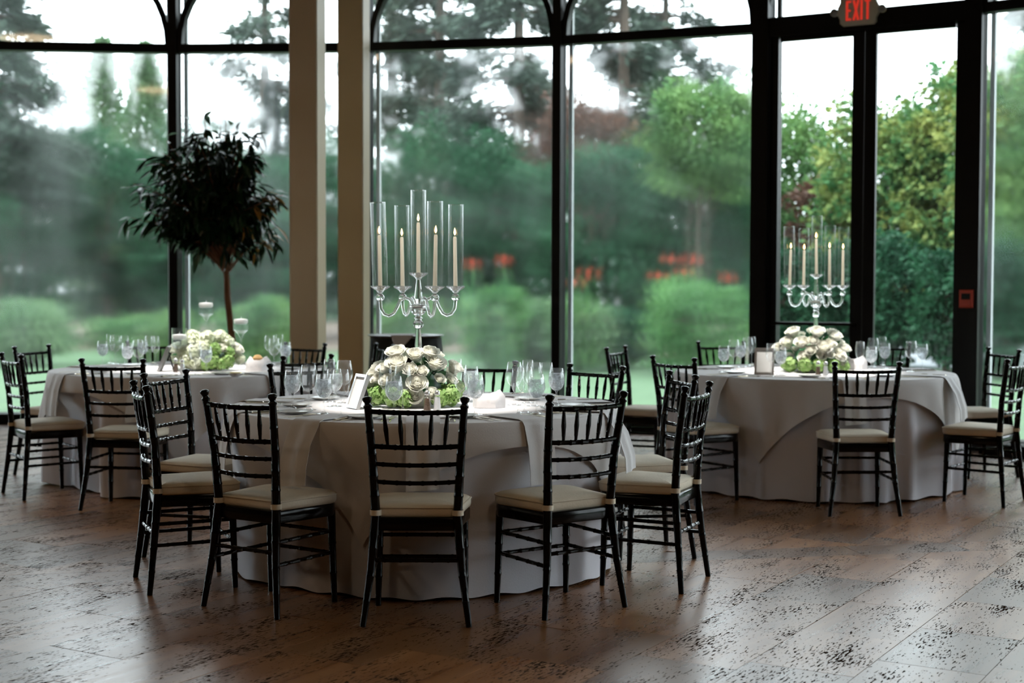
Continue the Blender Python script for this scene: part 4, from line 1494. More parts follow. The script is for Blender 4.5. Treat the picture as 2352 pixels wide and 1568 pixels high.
def knife_mesh():
    mb = MB()
    mb.prism([(-0.006, 0), (0.006, 0), (0.005, 0.05), (0.0045, 0.095), (-0.0045, 0.095), (-0.005, 0.05)], 0.0, 0.008, bevel=0.003)
    mb.prism([(-0.004, 0.095), (0.005, 0.095), (0.009, 0.14), (0.008, 0.19), (0.001, 0.215), (-0.004, 0.18)], 0.003, 0.0045)
    return mb.mesh('knife', M['silver'], False)


def spoon_mesh():
    mb = MB()
    mb.prism([(-0.004, 0), (0.004, 0), (0.0028, 0.06), (0.0025, 0.125), (-0.0025, 0.125), (-0.0028, 0.06)], 0.001, 0.003)
    vs, fs = [], []
    for k, (r, z) in enumerate(((1.0, 0.006), (0.8, 0.003), (0.4, 0.0012), (0.02, 0.001))):
        for i in range(14):
            a = 2 * PI * i / 14
            vs.append((0.016 * r * math.cos(a), 0.15 + 0.026 * r * math.sin(a), z))
    for k in range(3):
        for i in range(14):
            j = (i + 1) % 14
            fs.append((k * 14 + i, k * 14 + j, (k + 1) * 14 + j, (k + 1) * 14 + i))
    mb.add(vs, fs)
    return mb.mesh('spoon', M['silver'], True)


FORK, KNIFE, SPOON = fork_mesh(), knife_mesh(), spoon_mesh()


def napkin_mesh(wd, hangl, seed, out=0.0):
    """flat napkin running over the table edge and hanging down; local +x outward from the table centre"""
    rng = random.Random(seed)
    mb = MB()
    path = [(0.66, 0.004), (0.80, 0.005), (TR - 0.015, 0.005), (TR + 0.012, -0.002), (TR + 0.024, -0.02), (TR + 0.050 + out * 0.6, -0.10), (TR + 0.066 + out, -0.10 - (hangl - 0.1) * 0.6), (TR + 0.070 + out, -hangl)]
    nx = 8
    for lay, off in ((0, 0.0), (1, 0.004)):
        pass
    vs, fs = [], []
    for k, (x, z) in enumerate(path):
        for i in range(nx + 1):
            y = -wd / 2 + wd * i / nx
            dz = 0
            r = math.hypot(x, y)
            xx = x
            if k >= 2:                      # follow the round edge
                xx = math.sqrt(max(0.01, x * x - y * y))
            wob = 0.004 * math.sin(i * 1.3 + seed) * (1 if k > 3 else 0.2)
            skew = 0.012 * (k > 4) * (i / nx - 0.5) * rng.choice((1, 1))
            vs.append((xx + wob, y * (1 - 0.03 * (k > 4)), z + skew))
    m = len(path)
    for k in range(m - 1):
        for i in range(nx):
            a = k * (nx + 1) + i
            fs.append((a, a + 1, a + nx + 2, a + nx + 1))
    nb = len(vs)
    vs2 = []
    for k, (x, z) in enumerate(path):
        for i in range(nx + 1):
            p = vs[k * (nx + 1) + i]
            vs2.append((p[0] + (0.003 if k > 3 else 0), p[1], p[2] + (0.003 if k <= 3 else 0)))
    fs2 = [tuple(q + nb for q in f[::-1]) for f in fs]
    side = []
    for k in range(m - 1):
        for i in (0, nx):
            a = k * (nx + 1) + i
            side.append((a, a + nx + 1, a + nx + 1 + nb, a + nb) if i == 0 else (a + nb, a + nb + nx + 1, a + nx + 1, a))
    for i in range(nx):
        for k in (0, m - 1):
            a = k * (nx + 1) + i
            side.append((a, a + nb, a + 1 + nb, a + 1) if k == 0 else (a, a + 1, a + 1 + nb, a + nb))
    mb.add(vs + vs2, fs + fs2 + side)
    return mb.mesh('napkin', M['napkin'], True, 60)


SEAT = {'C': [(-88, 'near middle seat'), (-57, 'near right seat'), (-23, 'right front seat'), (12, 'right rear seat'), (49, 'far right seat'), (80, 'far middle seat'), (123, 'far left seat'), (165, 'left rear seat'), (-155, 'left front seat'), (-120, 'near left seat')],
        'L': [(-97, 'near seat'), (-140, 'left front seat'), (162, 'left rear seat'), (-44, 'right front seat'), (60, 'far right seat'), (113, 'far left seat'), (20, 'right rear seat')],
        'R': [(-88, 'near seat'), (-38, 'right front seat'), (18, 'right rear seat'), (62, 'far right seat'), (101, 'far left seat'), (153, 'left rear seat'), (-142, 'left front seat')]}
rnd = random.Random(9)
NAP = [napkin_mesh(0.145, 0.27, s) for s in (1, 2, 3)]
NAPF = [napkin_mesh(0.145, 0.27, s, 0.045) for s in (1, 2, 3)]
CORNER = {'C': -104, 'L': -172, 'R': -122}
for key, seats in SEAT.items():
    for i, (deg, nme) in enumerate(seats):
        a = math.radians(deg)
        C0 = TABLE[key]
        rot = Matrix.Rotation(a, 4, 'Z')
        def put(me, name, r, tan, rz, label, cat, grp, dz=0.0):
            o = link(name, me)
            o.location = C0 + (rot @ Vector((r, tan, 0))) + Vector((0, 0, TOP + dz))
            o.rotation_euler = (0, 0, a + rz)
            return tag(o, label, cat, grp)
        wh = 'at %s of %s' % (nme, NAMES[key])
        near = abs(((deg - CORNER[key] + 45) % 90) - 45) < 26
        o = link('napkin', (NAPF if near else NAP)[i % 3])
        o.location = C0 + Vector((0, 0, TOP - 0.001))
        o.rotation_euler = (0, 0, a + 0.02)
        tag(o, 'white napkin hanging over the edge ' + wh, 'napkin', 'napkins on the ' + NAMES[key])
        # looking toward the table centre the left hand is at negative tangent
        jj = lambda: rnd.uniform(-0.05, 0.05)
        best = None
        for rr2, tt2 in ((0.60, -0.17), (0.66, -0.19), (0.55, -0.17), (0.66, -0.10), (0.70, -0.24), (0.50, -0.14), (0.70, 0.0), (0.58, 0.05)):
            q_ = C0 + rot @ Vector((rr2, tt2, 0))
            dm_ = min((Vector((g_.x - q_.x, g_.y - q_.y)).length for g_ in GPOS), default=9)
            if best is None or dm_ > best[0]: best = (dm_, rr2, tt2)
            if dm_ > 0.122: break
        put(PLATE_ME, 'side_plate', best[1], best[2], 0, 'small white side plate ' + wh, 'plate', 'side plates')
        put(FORK, 'dinner_fork', 0.895, -0.125, PI / 2 + jj(), 'fork with gold tinge, inner one, ' + wh, 'fork', 'forks')
        put(FORK, 'salad_fork', 0.885, -0.16, PI / 2 + jj(), 'fork with gold tinge, outer one, ' + wh, 'fork', 'forks')
        put(KNIFE, 'dinner_knife', 0.895, 0.125, PI / 2 + jj(), 'table knife with thick handle ' + wh, 'knife', 'knives')
        put(SPOON, 'spoon', 0.885, 0.155, PI / 2 + jj(), 'spoon beside the knife ' + wh, 'spoon', 'spoons')


# picture frames with easel backs ------------------------------------------------
def photo_frame(p, rz, w_, h_, tilt, label, depth=0.02):
    t = tag(empty('table_frame', p, rz), label, 'frame', 'framed cards on the tables')
    Mt = Matrix.Rotation(-tilt, 4, 'X')
    b = 0.014
    mb = MB()
    mb.box((0, 0, b / 2), (w_, depth, b), Mt).box((0, 0, h_ - b / 2), (w_, depth, b), Mt)
    mb.box((-w_ / 2 + b / 2, 0, h_ / 2), (b, depth, h_ - 2 * b), Mt).box((w_ / 2 - b / 2, 0, h_ / 2), (b, depth, h_ - 2 * b), Mt)
    mb.build('frame', M['framem'], t, False)
    MB().box((0, -depth * 0.1, h_ / 2), (w_ - 2 * b, 0.004, h_ - 2 * b), Mt).build('card', M['card'], t, False)
    q = Mt @ Vector((0, depth / 2, h_ * 0.8))
    MB().add([(-0.02, q.y, q.z), (0.02, q.y, q.z), (0.03, q.y + h_ * 0.18, 0), (-0.03, q.y + h_ * 0.18, 0), (-0.02, q.y + 0.003, q.z), (0.02, q.y + 0.003, q.z), (0.03, q.y + h_ * 0.18 + 0.003, 0), (-0.03, q.y + h_ * 0.18 + 0.003, 0)],
             [(0, 1, 2, 3), (7, 6, 5, 4), (0, 4, 5, 1), (2, 6, 7, 3), (0, 3, 7, 4), (1, 5, 6, 2)]).build('easel', M['blackc'], t, False)
    return t


p = at_z(809, 938, TOP)
photo_frame(p, math.radians(-58), 0.12, 0.17, math.radians(20), 'silver frame holding a white card, turned aside on the front table')
p = at_z(366, 852, TOP)
photo_frame(p, math.radians(-84), 0.13, 0.18, math.radians(22), 'silver frame seen edge-on on the table beside the columns')
p = at_z(1755, 860, TOP)
photo_frame(p, math.radians(-14), 0.13, 0.18, math.radians(14), 'grey frame holding a pale card on the table by the doors')


# salt and pepper ----------------------------------------------------------------
SH_G = MB().lathe([(0.0195, 0.0), (0.0205, 0.004), (0.015, 0.05), (0.0125, 0.072), (0.012, 0.074)], 8).mesh('shaker', M['glass'], True, 30)
SH_C = MB().lathe([(0.0125, 0.074), (0.0135, 0.076), (0.0135, 0.084), (0.010, 0.094), (0.003, 0.097)], 12).mesh('cap', M['framem'], True, 50)
SH_P = MB().lathe([(0.017, 0.003), (0.012, 0.058)], 8).mesh('contents', M['pepper'], True, 30)
SH_S = MB().lathe([(0.0175, 0.003), (0.0118, 0.066)], 8).mesh('contents', M['salt'], True, 30)
for key, (pp_, ss) in {'C': ((981, 943), (1004, 943)), 'L': ((404, 855), (419, 858)), 'R': ((1879, 862), (1896, 863))}.items():
    for (px, py), cm, nm_ in ((pp_, SH_P, 'pepper'), (ss, SH_S, 'salt')):
        o = link(nm_ + '_shaker', SH_G)
        o.location = at_z(px, py, TOP)
        tag(o, 'small glass %s shaker with silver cap on the %s' % (nm_, NAMES[key]), nm_ + ' shaker', 'salt and pepper shakers')
        link('cap', SH_C, o)
        link('contents', cm, o)


# folded napkin parcels (bread) ----------------------------------------------------
def bread_parcel(p, s, label, bread=False):
    t = tag(empty('bread_basket', p), label, 'bread basket', 'napkin wrapped bread')
    rng = np.random.default_rng(int(abs(p.x) * 1000))
    n, m = 22, 7
    vs, fs = [], []
    for k in range(m):
        f = k / (m - 1)
        for i in range(n):
            a = 2 * PI * i / n
            w = 1 + 0.10 * math.sin(5 * a + 1) + 0.06 * math.sin(9 * a + f * 4)
            peak = 0.35 * max(0, math.cos(2 * a)) * f
            r = s * w * (1.0 - 0.12 * f - 0.75 * max(0, f - 0.55))
            z = s * (1.0 * f ** 0.9 + peak - (0.25 if f > 0.9 else 0))
            vs.append((r * math.cos(a), r * math.sin(a) * 0.8, z))
    for k in range(m - 1):
        for i in range(n):
            j = (i + 1) % n
            fs.append((k * n + i, k * n + j, (k + 1) * n + j, (k + 1) * n + i))
    fs.append(tuple(range((m - 1) * n, m * n)))
    fs.append(tuple(range(n))[::-1])
    MB().add(vs, fs).build('wrapping_napkin', M['napkin'], t, True, 35)
    if bread:
        MB().lathe([(0.001, s * 0.7), (s * 0.35, s * 0.8), (s * 0.42, s * 1.0), (s * 0.25, s * 1.22), (0.001, s * 1.28)], 14).build('bread_roll', M['bread'], t)
    return t


bread_parcel(at_z(1122, 935, TOP), 0.075, 'crumpled white napkin parcel right of the front table flowers')
bread_parcel(at_z(592, 850, TOP), 0.085, 'napkin parcel showing a bread roll on the table beside the columns', True)
bread_parcel(at_z(1962, 848, TOP), 0.085, 'white napkin parcel right of flowers on the table by the doors')
o = tag(empty('butter_dish', at_z(541, 864, TOP)), 'small white dish of butter below flowers, table beside the columns', 'butter dish')
MB().lathe([(0.0005, 0.004), (0.025, 0.0), (0.03, 0.004), (0.058, 0.02), (0.056, 0.022), (0.03, 0.009), (0.0005, 0.008)], 20, cap=False).build('dish', M['china'], o)
MB().prism([(-0.035, -0.015), (0.035, -0.018), (0.038, 0.014), (-0.03, 0.016)], 0.009, 0.027, bevel=0.004).build('butter_slab', M['butter'], o, False)


# flowers ------------------------------------------------------------------------
def rose_mesh(seed, npet=32, name='rose'):
    rng = random.Random(seed)
    mb = MB()
    for i in range(npet):
        t = (i + 1) / npet
        a = i * 2.39996 + rng.uniform(-0.2, 0.2)
        R = 0.004 + 0.038 * t ** 1.15
        wd = 0.9 + 0.15 * (1 - t) * 3
        h = 0.038 - 0.010 * t * t + rng.uniform(-0.002, 0.002)
        curl = 0.011 * t * t + rng.uniform(0, 0.003)
        vs, fs = [], []
        nu, nv = 5, 5
        for iv in range(nv):
            f = iv / (nv - 1)
            for iu in range(nu):
                q = iu / (nu - 1) * 2 - 1
                ang = a + q * wd * (0.35 + 0.65 * math.sin(PI * (0.15 + 0.62 * f)))
                r = R * (0.28 + 0.72 * math.sin(f * PI / 2) ** 0.8) + curl * max(0, f - 0.6) ** 1.3 * 3.0
                z = -0.030 + (h + 0.030) * f - curl * max(0, f - 0.7) * 2.2 - 0.007 * q * q * f + 0.002 * math.sin(q * 5 + i)
                vs.append((r * math.cos(ang), r * math.sin(ang), z))
        for iv in range(nv - 1):
            for iu in range(nu - 1):
                b = iv * nu + iu
                fs.append((b, b + 1, b + nu + 1, b + nu))
        mb.add(vs, fs)
    mb.lathe([(0.012, -0.03), (0.022, -0.02), (0.026, 0.0), (0.020, 0.012), (0.010, 0.022), (0.002, 0.026)], 10)
    return mb.mesh(name, M['rose'], True, 180)


def hyd_mesh(seed, mat, name, nf=150):
    rng = random.Random(seed)
    mb = MB()
    for i in range(nf):
        z = 1 - 2 * (i + 0.5) / nf
        if z < -0.75: continue
        r = math.sqrt(1 - z * z)
        a = i * 2.39996
        d = Vector((r * math.cos(a), r * math.sin(a), z)) * (rng.uniform(0.92, 1.10) if i % 3 else rng.uniform(0.62, 0.85))
        q = d.to_track_quat('Z', 'Y').to_matrix().to_4x4()
        Mx_ = Matrix.Translation(d * 0.052) @ q @ Matrix.Rotation(rng.uniform(-0.5, 0.5), 4, 'X') @ Matrix.Rotation(rng.uniform(0, 3), 4, 'Z')
        s = 0.0135 * rng.uniform(0.8, 1.25)
        for k in range(4):
            c, sn = math.cos(k * PI / 2), math.sin(k * PI / 2)
            pts = [(0, 0, 0), (s * 0.55, s * 0.5, 0.003), (s * 1.15, 0, 0.001), (s * 0.55, -s * 0.5, 0.003)]
            mb.add([(x * c - y * sn, x * sn + y * c, zz) for x, y, zz in pts], [(0, 3, 2, 1)], Mx_)
    mb.lathe([(0.004, -0.03), (0.016, -0.02), (0.020, 0.0), (0.016, 0.012), (0.006, 0.02)], 8)
    return mb.mesh(name, mat, True, 180)


def leaf_mesh(L, Wd, name, mat, droop=0.25):
    mb = MB()
    vs, fs = [], []
    prof = [(0.0, 0.04), (0.2, 0.62), (0.45, 1.0), (0.72, 0.72), (1.0, 0.03)]
    for f, k in prof:
        z = -droop * L * f * f
        for s in (-1, 0, 1):
            vs.append((L * f, s * k * Wd / 2, z + (0.14 * Wd * k if s else 0)))
    for i in range(4):
        for s in range(2):
            b = i * 3 + s
            fs.append((b, b + 1, b + 4, b + 3))
    mb.add(vs, fs)
    return mb.mesh(name, mat, True, 180)


ROSES = [rose_mesh(s) for s in (1, 2, 3)]
HYG = [hyd_mesh(s, M['hydg'], 'green_hydrangea') for s in (1, 2)]
HYW = [hyd_mesh(s, M['hydw'], 'white_hydrangea') for s in (3, 4)]
FLEAF = leaf_mesh(0.07, 0.042, 'leaf', M['stem'])


def arrangement(base, Rd, Hd, items, label, seed):
    """dome of flowers; items: (dx, dz, kind, scale) seen from the camera side, mirrored to the back"""
    t = tag(empty('flower_arrangement', base), label, 'flowers', 'table flower arrangements')
    rng = random.Random(seed)
    MB().lathe([(0.088, 0.0), (0.11, 0.0), (0.14, 0.05), (0.135, 0.055), (0.11, 0.03), (0.088, 0.03), (0.088, 0.0)], 24, cap=False).build('bowl', M['china'], t)
    MB().lathe([(0.092, 0.032), (0.12, 0.032), (Rd * 0.70, 0.07), (Rd * 0.62, Hd * 0.5), (Rd * 0.3, Hd * 0.7), (0.04, Hd * 0.72), (0.04, Hd * 0.5), (0.092, 0.06), (0.092, 0.032)], 16, cap=False).build('foliage_mound', M['stem'], t)
    for side in (-1, 1):
        for dx, dz, kd, sc in items:
            if side == 1:
                dx, dz = -dx * 0.9 + rng.uniform(-0.02, 0.02), dz * rng.uniform(0.9, 1.0)
            dz = max(dz, (0.062 if kd in ('hg', 'hw') else 0.045) * sc)
            q = max(0.0, 1 - (dx / Rd) ** 2 - (max(0, dz - 0.05) / Hd) ** 2)
            dy = side * Rd * (0.12 + 0.85 * math.sqrt(q)) * 0.9
            if dz > Hd * 0.85 and side == 1: dy = abs(dy) * 0.6
            out_ = Vector((dx * 0.8, dy, max(0.03, (dz - 0.05)) * 0.9)).normalized()
            if kd in ('rose', 'spray'): out_ = (out_ + Vector((0, -0.15 * (side < 0), 0.5))).normalized()
            me = {'rose': ROSES, 'spray': ROSES, 'hg': HYG, 'hw': HYW}[kd]
            nm2 = {'rose': 'rose', 'spray': 'spray_rose', 'hg': 'green_hydrangea', 'hw': 'white_hydrangea'}[kd]
            o = link(nm2, rng.choice(me), t)
            o.location = (dx, dy, dz)
            o.rotation_mode = 'QUATERNION'
            o.rotation_quaternion = out_.to_track_quat('Z', 'Y') @ Matrix.Rotation(rng.uniform(0, 6), 4, 'Z').to_quaternion()
            o.scale = (sc, sc, sc)
            if kd == 'rose':
                mbs = MB()
                mbs.tube([(dx - out_.x * 0.02, dy - out_.y * 0.02, dz - 0.02), (dx * 0.5, dy * 0.5, max(0.04, dz * 0.45))], 0.003, 5)
                mbs.build('stem', M['stem'], t)
    for i in range(26):
        a = rng.uniform(0, 2 * PI)
        e = rng.uniform(0.1, 1.1)
        d = Vector((math.cos(a) * math.cos(e), math.sin(a) * math.cos(e), math.sin(e)))
        o = link('leaf', FLEAF, t)
        o.location = (d.x * Rd * 0.72, d.y * Rd * 0.72, 0.05 + d.z * Hd * 0.72)
        o.rotation_mode = 'QUATERNION'
        o.rotation_quaternion = d.to_track_quat('X', 'Z') @ Matrix.Rotation(rng.uniform(-0.7, 0.7), 4, 'X').to_quaternion()
        s = rng.uniform(0.7, 1.15)
        o.scale = (s, s, s)
    return t


def from_px(base, Y, lst):
    out_ = []
    for px, py, kd, rp in lst:
        q = at_y(px, py, Y)
        real = rp * Y / F_PX
        out_.append((q.x - base.x, q.z - base.z, kd, real / {'rose': 0.048, 'spray': 0.048, 'hg': 0.06, 'hw': 0.06}[kd]))
    return out_


bC = Vector((-0.478, 6.95, TOP))
arrangement(bC, 0.20, 0.25, from_px(bC, 6.90, [
    (911, 812, 'rose', 25), (955, 815, 'rose', 21), (989, 812, 'rose', 23), (915, 836, 'rose', 26), (1001, 834, 'rose', 24), (1043, 846, 'rose', 21),
    (856, 858, 'rose', 17), (868, 870, 'spray', 16), (848, 880, 'spray', 16), (962, 880, 'rose', 24), (945, 848, 'rose', 19), (1011, 868, 'spray', 14),
    (1036, 872, 'rose', 17), (957, 908, 'rose', 21), (884, 846, 'rose', 18), (993, 902, 'spray', 17), (972, 852, 'spray', 16), (890, 872, 'spray', 17),
    (868, 912, 'hg', 24), (905, 918, 'hg', 26), (935, 918, 'hg', 22), (1035, 905, 'hg', 27), (1012, 916, 'hg', 22), (850, 905, 'hg', 18), (1050, 890, 'hg', 18)]),
    'round arrangement of white roses over green hydrangea on the front table', 1)
bR = Vector((2.09, 9.82, TOP))
arrangement(bR, 0.22, 0.27, from_px(bR, 9.75, [
    (1825, 764, 'rose', 18), (1874, 764, 'rose', 19), (1915, 772, 'rose', 18), (1812, 787, 'rose', 19), (1838, 788, 'rose', 18), (1936, 800, 'rose', 16),
    (1885, 799, 'rose', 20), (1920, 815, 'rose', 18), (1878, 816, 'spray', 13), (1862, 783, 'spray', 14), (1840, 820, 'rose', 16), (1895, 811, 'spray', 14),
    (1786, 800, 'rose', 13), (1902, 790, 'spray', 14), (1855, 805, 'spray', 14), (1930, 834, 'rose', 14),
    (1812, 848, 'hg', 18), (1842, 852, 'hg', 19), (1872, 852, 'hg', 17), (1905, 850, 'hg', 17), (1932, 848, 'hg', 15)]),
    'tall loose arrangement of white roses on the table by the doors', 2)
bL = Vector((-2.13, 9.86, TOP))
arrangement(bL, 0.23, 0.22, from_px(bL, 9.80, [
    (452, 783, 'hw', 18), (482, 777, 'hw', 20), (506, 774, 'hw', 19), (522, 787, 'hw', 18), (430, 806, 'hw', 18), (455, 806, 'hw', 20), (474, 796, 'hw', 18),
    (540, 802, 'rose', 18), (436, 826, 'hw', 19), (460, 830, 'hw', 18), (516, 800, 'rose', 13),
    (500, 801, 'hg', 17), (496, 826, 'hg', 19), (527, 828, 'hg', 18), (528, 808, 'hg', 15), (512, 838, 'hg', 16), (482, 838, 'hg', 15), (548, 824, 'hw', 14)]),
    'low white and green hydrangea arrangement on the table beside the columns', 3)

# ------------------------------------------------------------------ candelabra
ROT_C = {'C': math.radians(27), 'R': math.radians(14)}
ARM_R = 0.2
PLACE5 = ['leftmost', 'second from left', 'middle', 'second from right', 'rightmost']


def cup_prof():
    return [(0.005, 0.0), (0.012, 0.003), (0.018, 0.012), (0.040, 0.026), (0.047, 0.032), (0.047, 0.037), (0.043, 0.037), (0.018, 0.026), (0.010, 0.024)]


def flame_obj(parent, z):
    MB().lathe([(0.0006, z + 0.002), (0.0045, z + 0.010), (0.0058, z + 0.016), (0.004, z + 0.026), (0.0015, z + 0.035), (0.0002, z + 0.039)], 10).build('flame', M['flame'], parent)


def candelabra(key, stem_x, Y, cz_c, cz_o, label, pname):
    base = Vector((stem_x, Y, TOP))
    t = tag(empty('candelabra', base), label, 'candelabra', 'crystal candelabra')
    b0 = TOP
    zb = lambda z: z - b0
    K = M['crystal']
    MB().lathe([(0.075, 0.0), (0.08, 0.006), (0.07, 0.016), (0.03, 0.028), (0.016, 0.04), (0.016, 0.055)], 10).build('foot', K, t, True, 25)
    MB().lathe([(0.011, 0.05), (0.024, 0.10), (0.021, 0.25), (0.012, zb(1.155))], 8).build('shaft', K, t, True, 20)
    MB().lathe([(0.010, zb(1.150)), (0.022, zb(1.158)), (0.027, zb(1.172)), (0.022, zb(1.186)), (0.013, zb(1.193)), (0.022, zb(1.202)), (0.013, zb(1.212))], 12).build('knop', K, t, True, 25)
    MB().lathe([(0.014, zb(1.212)), (0.034, zb(1.228)), (0.042, zb(1.246)), (0.040, zb(1.250)), (0.040, zb(1.262)), (0.036, zb(1.268)), (0.016, zb(1.274))], 14).build('hub', K, t, True, 25)
    MB().lathe([(0.0415, zb(1.250)), (0.0425, zb(1.252)), (0.0425, zb(1.260)), (0.0415, zb(1.262))], 18, cap=False).build('hub_band', M['framem'], t)
    MB().lathe([(0.012, zb(1.274)), (0.021, zb(1.30)), (0.010, zb(cz_c - 0.035))], 8).build('spire', K, t, True, 20)
    cups = []
    MB().lathe(cup_prof(), 18, Matrix.Translation((0, 0, zb(cz_c) - 0.037))).build('candle_cup', K, t, True, 25)
    cups.append((0.0, 0.0, cz_c))
    for i in range(4):
        a = ROT_C[key] + i * PI / 2
        c, s = math.cos(a), math.sin(a)
        prof = [(0.025, 1.262), (0.045, 1.292), (0.07, 1.302), (0.095, 1.290), (0.112, 1.255), (0.130, 1.225), (0.155, 1.213), (0.180, 1.222), (0.196, 1.250), (ARM_R, 1.288)]
        o = MB().tube([(r * c, r * s, zb(z - (1.36 - cz_o))) for r, z in prof], 0.0088, 9).build('arm', K, t, True, 60)
        Mx_ = Matrix.Translation((ARM_R * c, ARM_R * s, 0))
        MB().lathe([(0.008, zb(cz_o - 0.075)), (0.018, zb(cz_o - 0.066)), (0.021, zb(cz_o - 0.056)), (0.017, zb(cz_o - 0.046)), (0.007, zb(cz_o - 0.038))], 12, Mx_).build('arm_bead', K, t, True, 25)
        MB().lathe(cup_prof(), 18, Mx_ @ Matrix.Translation((0, 0, zb(cz_o) - 0.037))).build('candle_cup', K, t, True, 25)
        cups.append((ARM_R * c, ARM_R * s, cz_o))
    order = sorted(range(5), key=lambda i: cups[i][0])
    rng = random.Random(4 if key == 'C' else 8)
    for rank, i in enumerate(order):
        x, y, z = cups[i]
        pos = base + Vector((x, y, z - b0 - 0.013))
        cnd = tag(empty('taper_candle', pos), 'lit ivory taper candle, %s on the candelabra of the %s' % (PLACE5[rank], NAMES[key]), 'candle', 'taper candles')
        cnd.rotation_euler = (rng.uniform(-0.02, 0.02), rng.uniform(-0.025, 0.025), 0)
        MB().lathe([(0.0105, 0.0), (0.0105, 0.02), (0.0088, 0.25), (0.006, 0.258)], 12).build('wax', M['wax'], cnd)
        MB().tube([(0, 0, 0.256), (0.001, 0, 0.268)], 0.0009, 5).build('wick', M['wick'], cnd)
        flame_obj(cnd, 0.262)
        cyl = tag(empty('glass_cylinder', base + Vector((x, y, z - b0 - 0.010))), 'tall clear glass cylinder over the candle, %s on the %s' % (PLACE5[rank], NAMES[key]), 'candle shade', 'glass candle cylinders')
        lean = (x / ARM_R) * (0.02 if x < 0 else 0.004)
        cyl.rotation_euler = (0.005, lean * (1.6 if rank == 0 and key == 'C' else 1), 0)
        MB().lathe([(0.0375, 0.0), (0.0385, 0.10), (0.0385, 0.41)], 28, cap=False).build('shade', M['tubeglass'], cyl)
        MB().lathe([(0.0379, 0.409), (0.0393, 0.409), (0.0393, 0.412), (0.0379, 0.412), (0.0379, 0.409)], 28, cap=False).build('shade_rim', M['crystal'], cyl)
    return t


pc = at_y(961, 650, 6.97)
candelabra('C', pc.x, 6.97, 1.425, 1.36, 'five armed crystal candelabra on the front table', 'front')
pr = at_y(1875, 650, 9.86)
candelabra('R', pr.x, 9.86, 1.45, 1.375, 'five armed crystal candelabra on the table by the doors', 'doors')

# floating candles in tall stemmed vases, table beside the columns
for px, ytop, Y, lb in ((473, 681, 10.16, 'tallest, behind the hydrangeas'), (553, 718, 9.95, 'middle height, right of the hydrangeas'), (412, 753, 9.66, 'shortest, left of the hydrangeas')):
    q = at_y(px, ytop, Y)
    H_ = q.z - TOP
    t = tag(empty('stemmed_vase', (q.x, Y, TOP)), 'clear stemmed vase with floating candle, ' + lb, 'vase', 'floating candle vases')
    r = 0.053
    zc = H_ - 0.125
    MB().lathe([(0.045, 0.0), (0.045, 0.003), (0.012, 0.012), (0.0055, 0.03), (0.005, max(0.05, zc - 0.075)), (0.008, zc - 0.05), (0.022, zc - 0.022), (0.044, zc - 0.004), (r, zc + 0.003), (r, H_)], 24, cap=False).build('glass', M['tubeglass'], t)
    MB().lathe([(0.001, zc - 0.02), (0.018, zc - 0.018), (0.040, zc + 0.002), (r - 0.003, zc + 0.006), (r - 0.003, zc + 0.055), (0.001, zc + 0.055)], 24).build('water', M['water'], t)
    MB().lathe([(0.001, zc + 0.048), (0.040, zc + 0.046), (0.049, zc + 0.056), (0.050, zc + 0.072), (0.046, zc + 0.080), (0.01, zc + 0.084), (0.001, zc + 0.082)], 22).build('floating_candle', M['waxw'], t)
    MB().tube([(0, 0, zc + 0.08), (0.003, 0, zc + 0.098)], 0.0016, 5).build('wick', M['waxw'], t)

# ------------------------------------------------------------------ ficus tree in a pot
rng = np.random.default_rng(77)
YF = 12.98
ctr = at_y(482, 452, YF)
fb = at_y(535, 800, YF)
fic = tag(empty('ficus_tree', (fb.x, YF, 0)), 'potted ficus standard with dark drooping leaves and bare brown trunk', 'potted tree')
rel = Vector((ctr.x - fb.x, 0, ctr.z))
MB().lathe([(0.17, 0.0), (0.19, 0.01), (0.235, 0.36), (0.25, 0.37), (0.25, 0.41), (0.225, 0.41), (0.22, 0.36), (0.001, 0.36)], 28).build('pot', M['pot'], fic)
t1 = at_y(521, 640, YF)
tk = MB()
tp = [Vector((0.02, 0, 0.34)), Vector((0.005, 0, 0.75)), Vector((t1.x - fb.x + 0.005, 0, 1.25)), Vector((t1.x - fb.x, 0, t1.z)), Vector((rel.x + 0.08, 0, rel.z))]
tk.tube(tp, [0.034, 0.032, 0.029, 0.026, 0.018], 10)
tk.build('trunk', M['fbark'], fic)
RX, RYd, RZ = 0.74, 0.62, 0.76
mb = MB()
tips = []
for i in range(150):
    d = Vector(rand_dirs(1, rng)[0])
    if d.z < -0.55: d.z *= 0.5
    k = rng.uniform(0.62, 0.98)
    e = rel + Vector((d.x * RX, d.y * RYd, d.z * RZ)) * k
    s = tp[3].lerp(tp[4], rng.uniform(0.0, 1.0))
    m_ = s.lerp(e, 0.55) + Vector((0, 0, 0.10))
    mb.tube([s, m_, e], [0.010, 0.006, 0.003], 5)
    tips.append((s, m_, e, d))
mb.build('branches', M['fbark'], fic)
leaf_ms = [leaf_mesh(0.175, 0.050, 'leaf', M['ficus'], dr) for dr in (0.25, 0.4, 0.1)]
leaf_y = leaf_mesh(0.17, 0.052, 'leaf', M['ficusy'], 0.3)
LV = []
for s, m_, e, d in tips:
    for j in range(20):
        f = rng.uniform(0.25, 1.02)
        q = (1 - f) ** 2 * s + 2 * f * (1 - f) * m_ + f * f * e
        q = q + Vector(rng.normal(size=3) * 0.02)
        dd = Vector((d.x, d.y * 0.9, d.z * (0.1 if d.z > 0 else 0.5))) * 0.9 + Vector(rng.normal(size=3) * 0.55) + Vector((0, 0, -0.45))
        if dd.z > 0.15: dd.z *= 0.25
        dd.normalize()
        LV.append((q, dd, rng.uniform(0.7, 1.15)))
ec = lambda q: ((q.x - rel.x) / RX) ** 2 + ((q.z - rel.z) / RZ) ** 2 - q.y * 0.8 + ((q.x - rel.x) / RX) ** 2 * 0.2
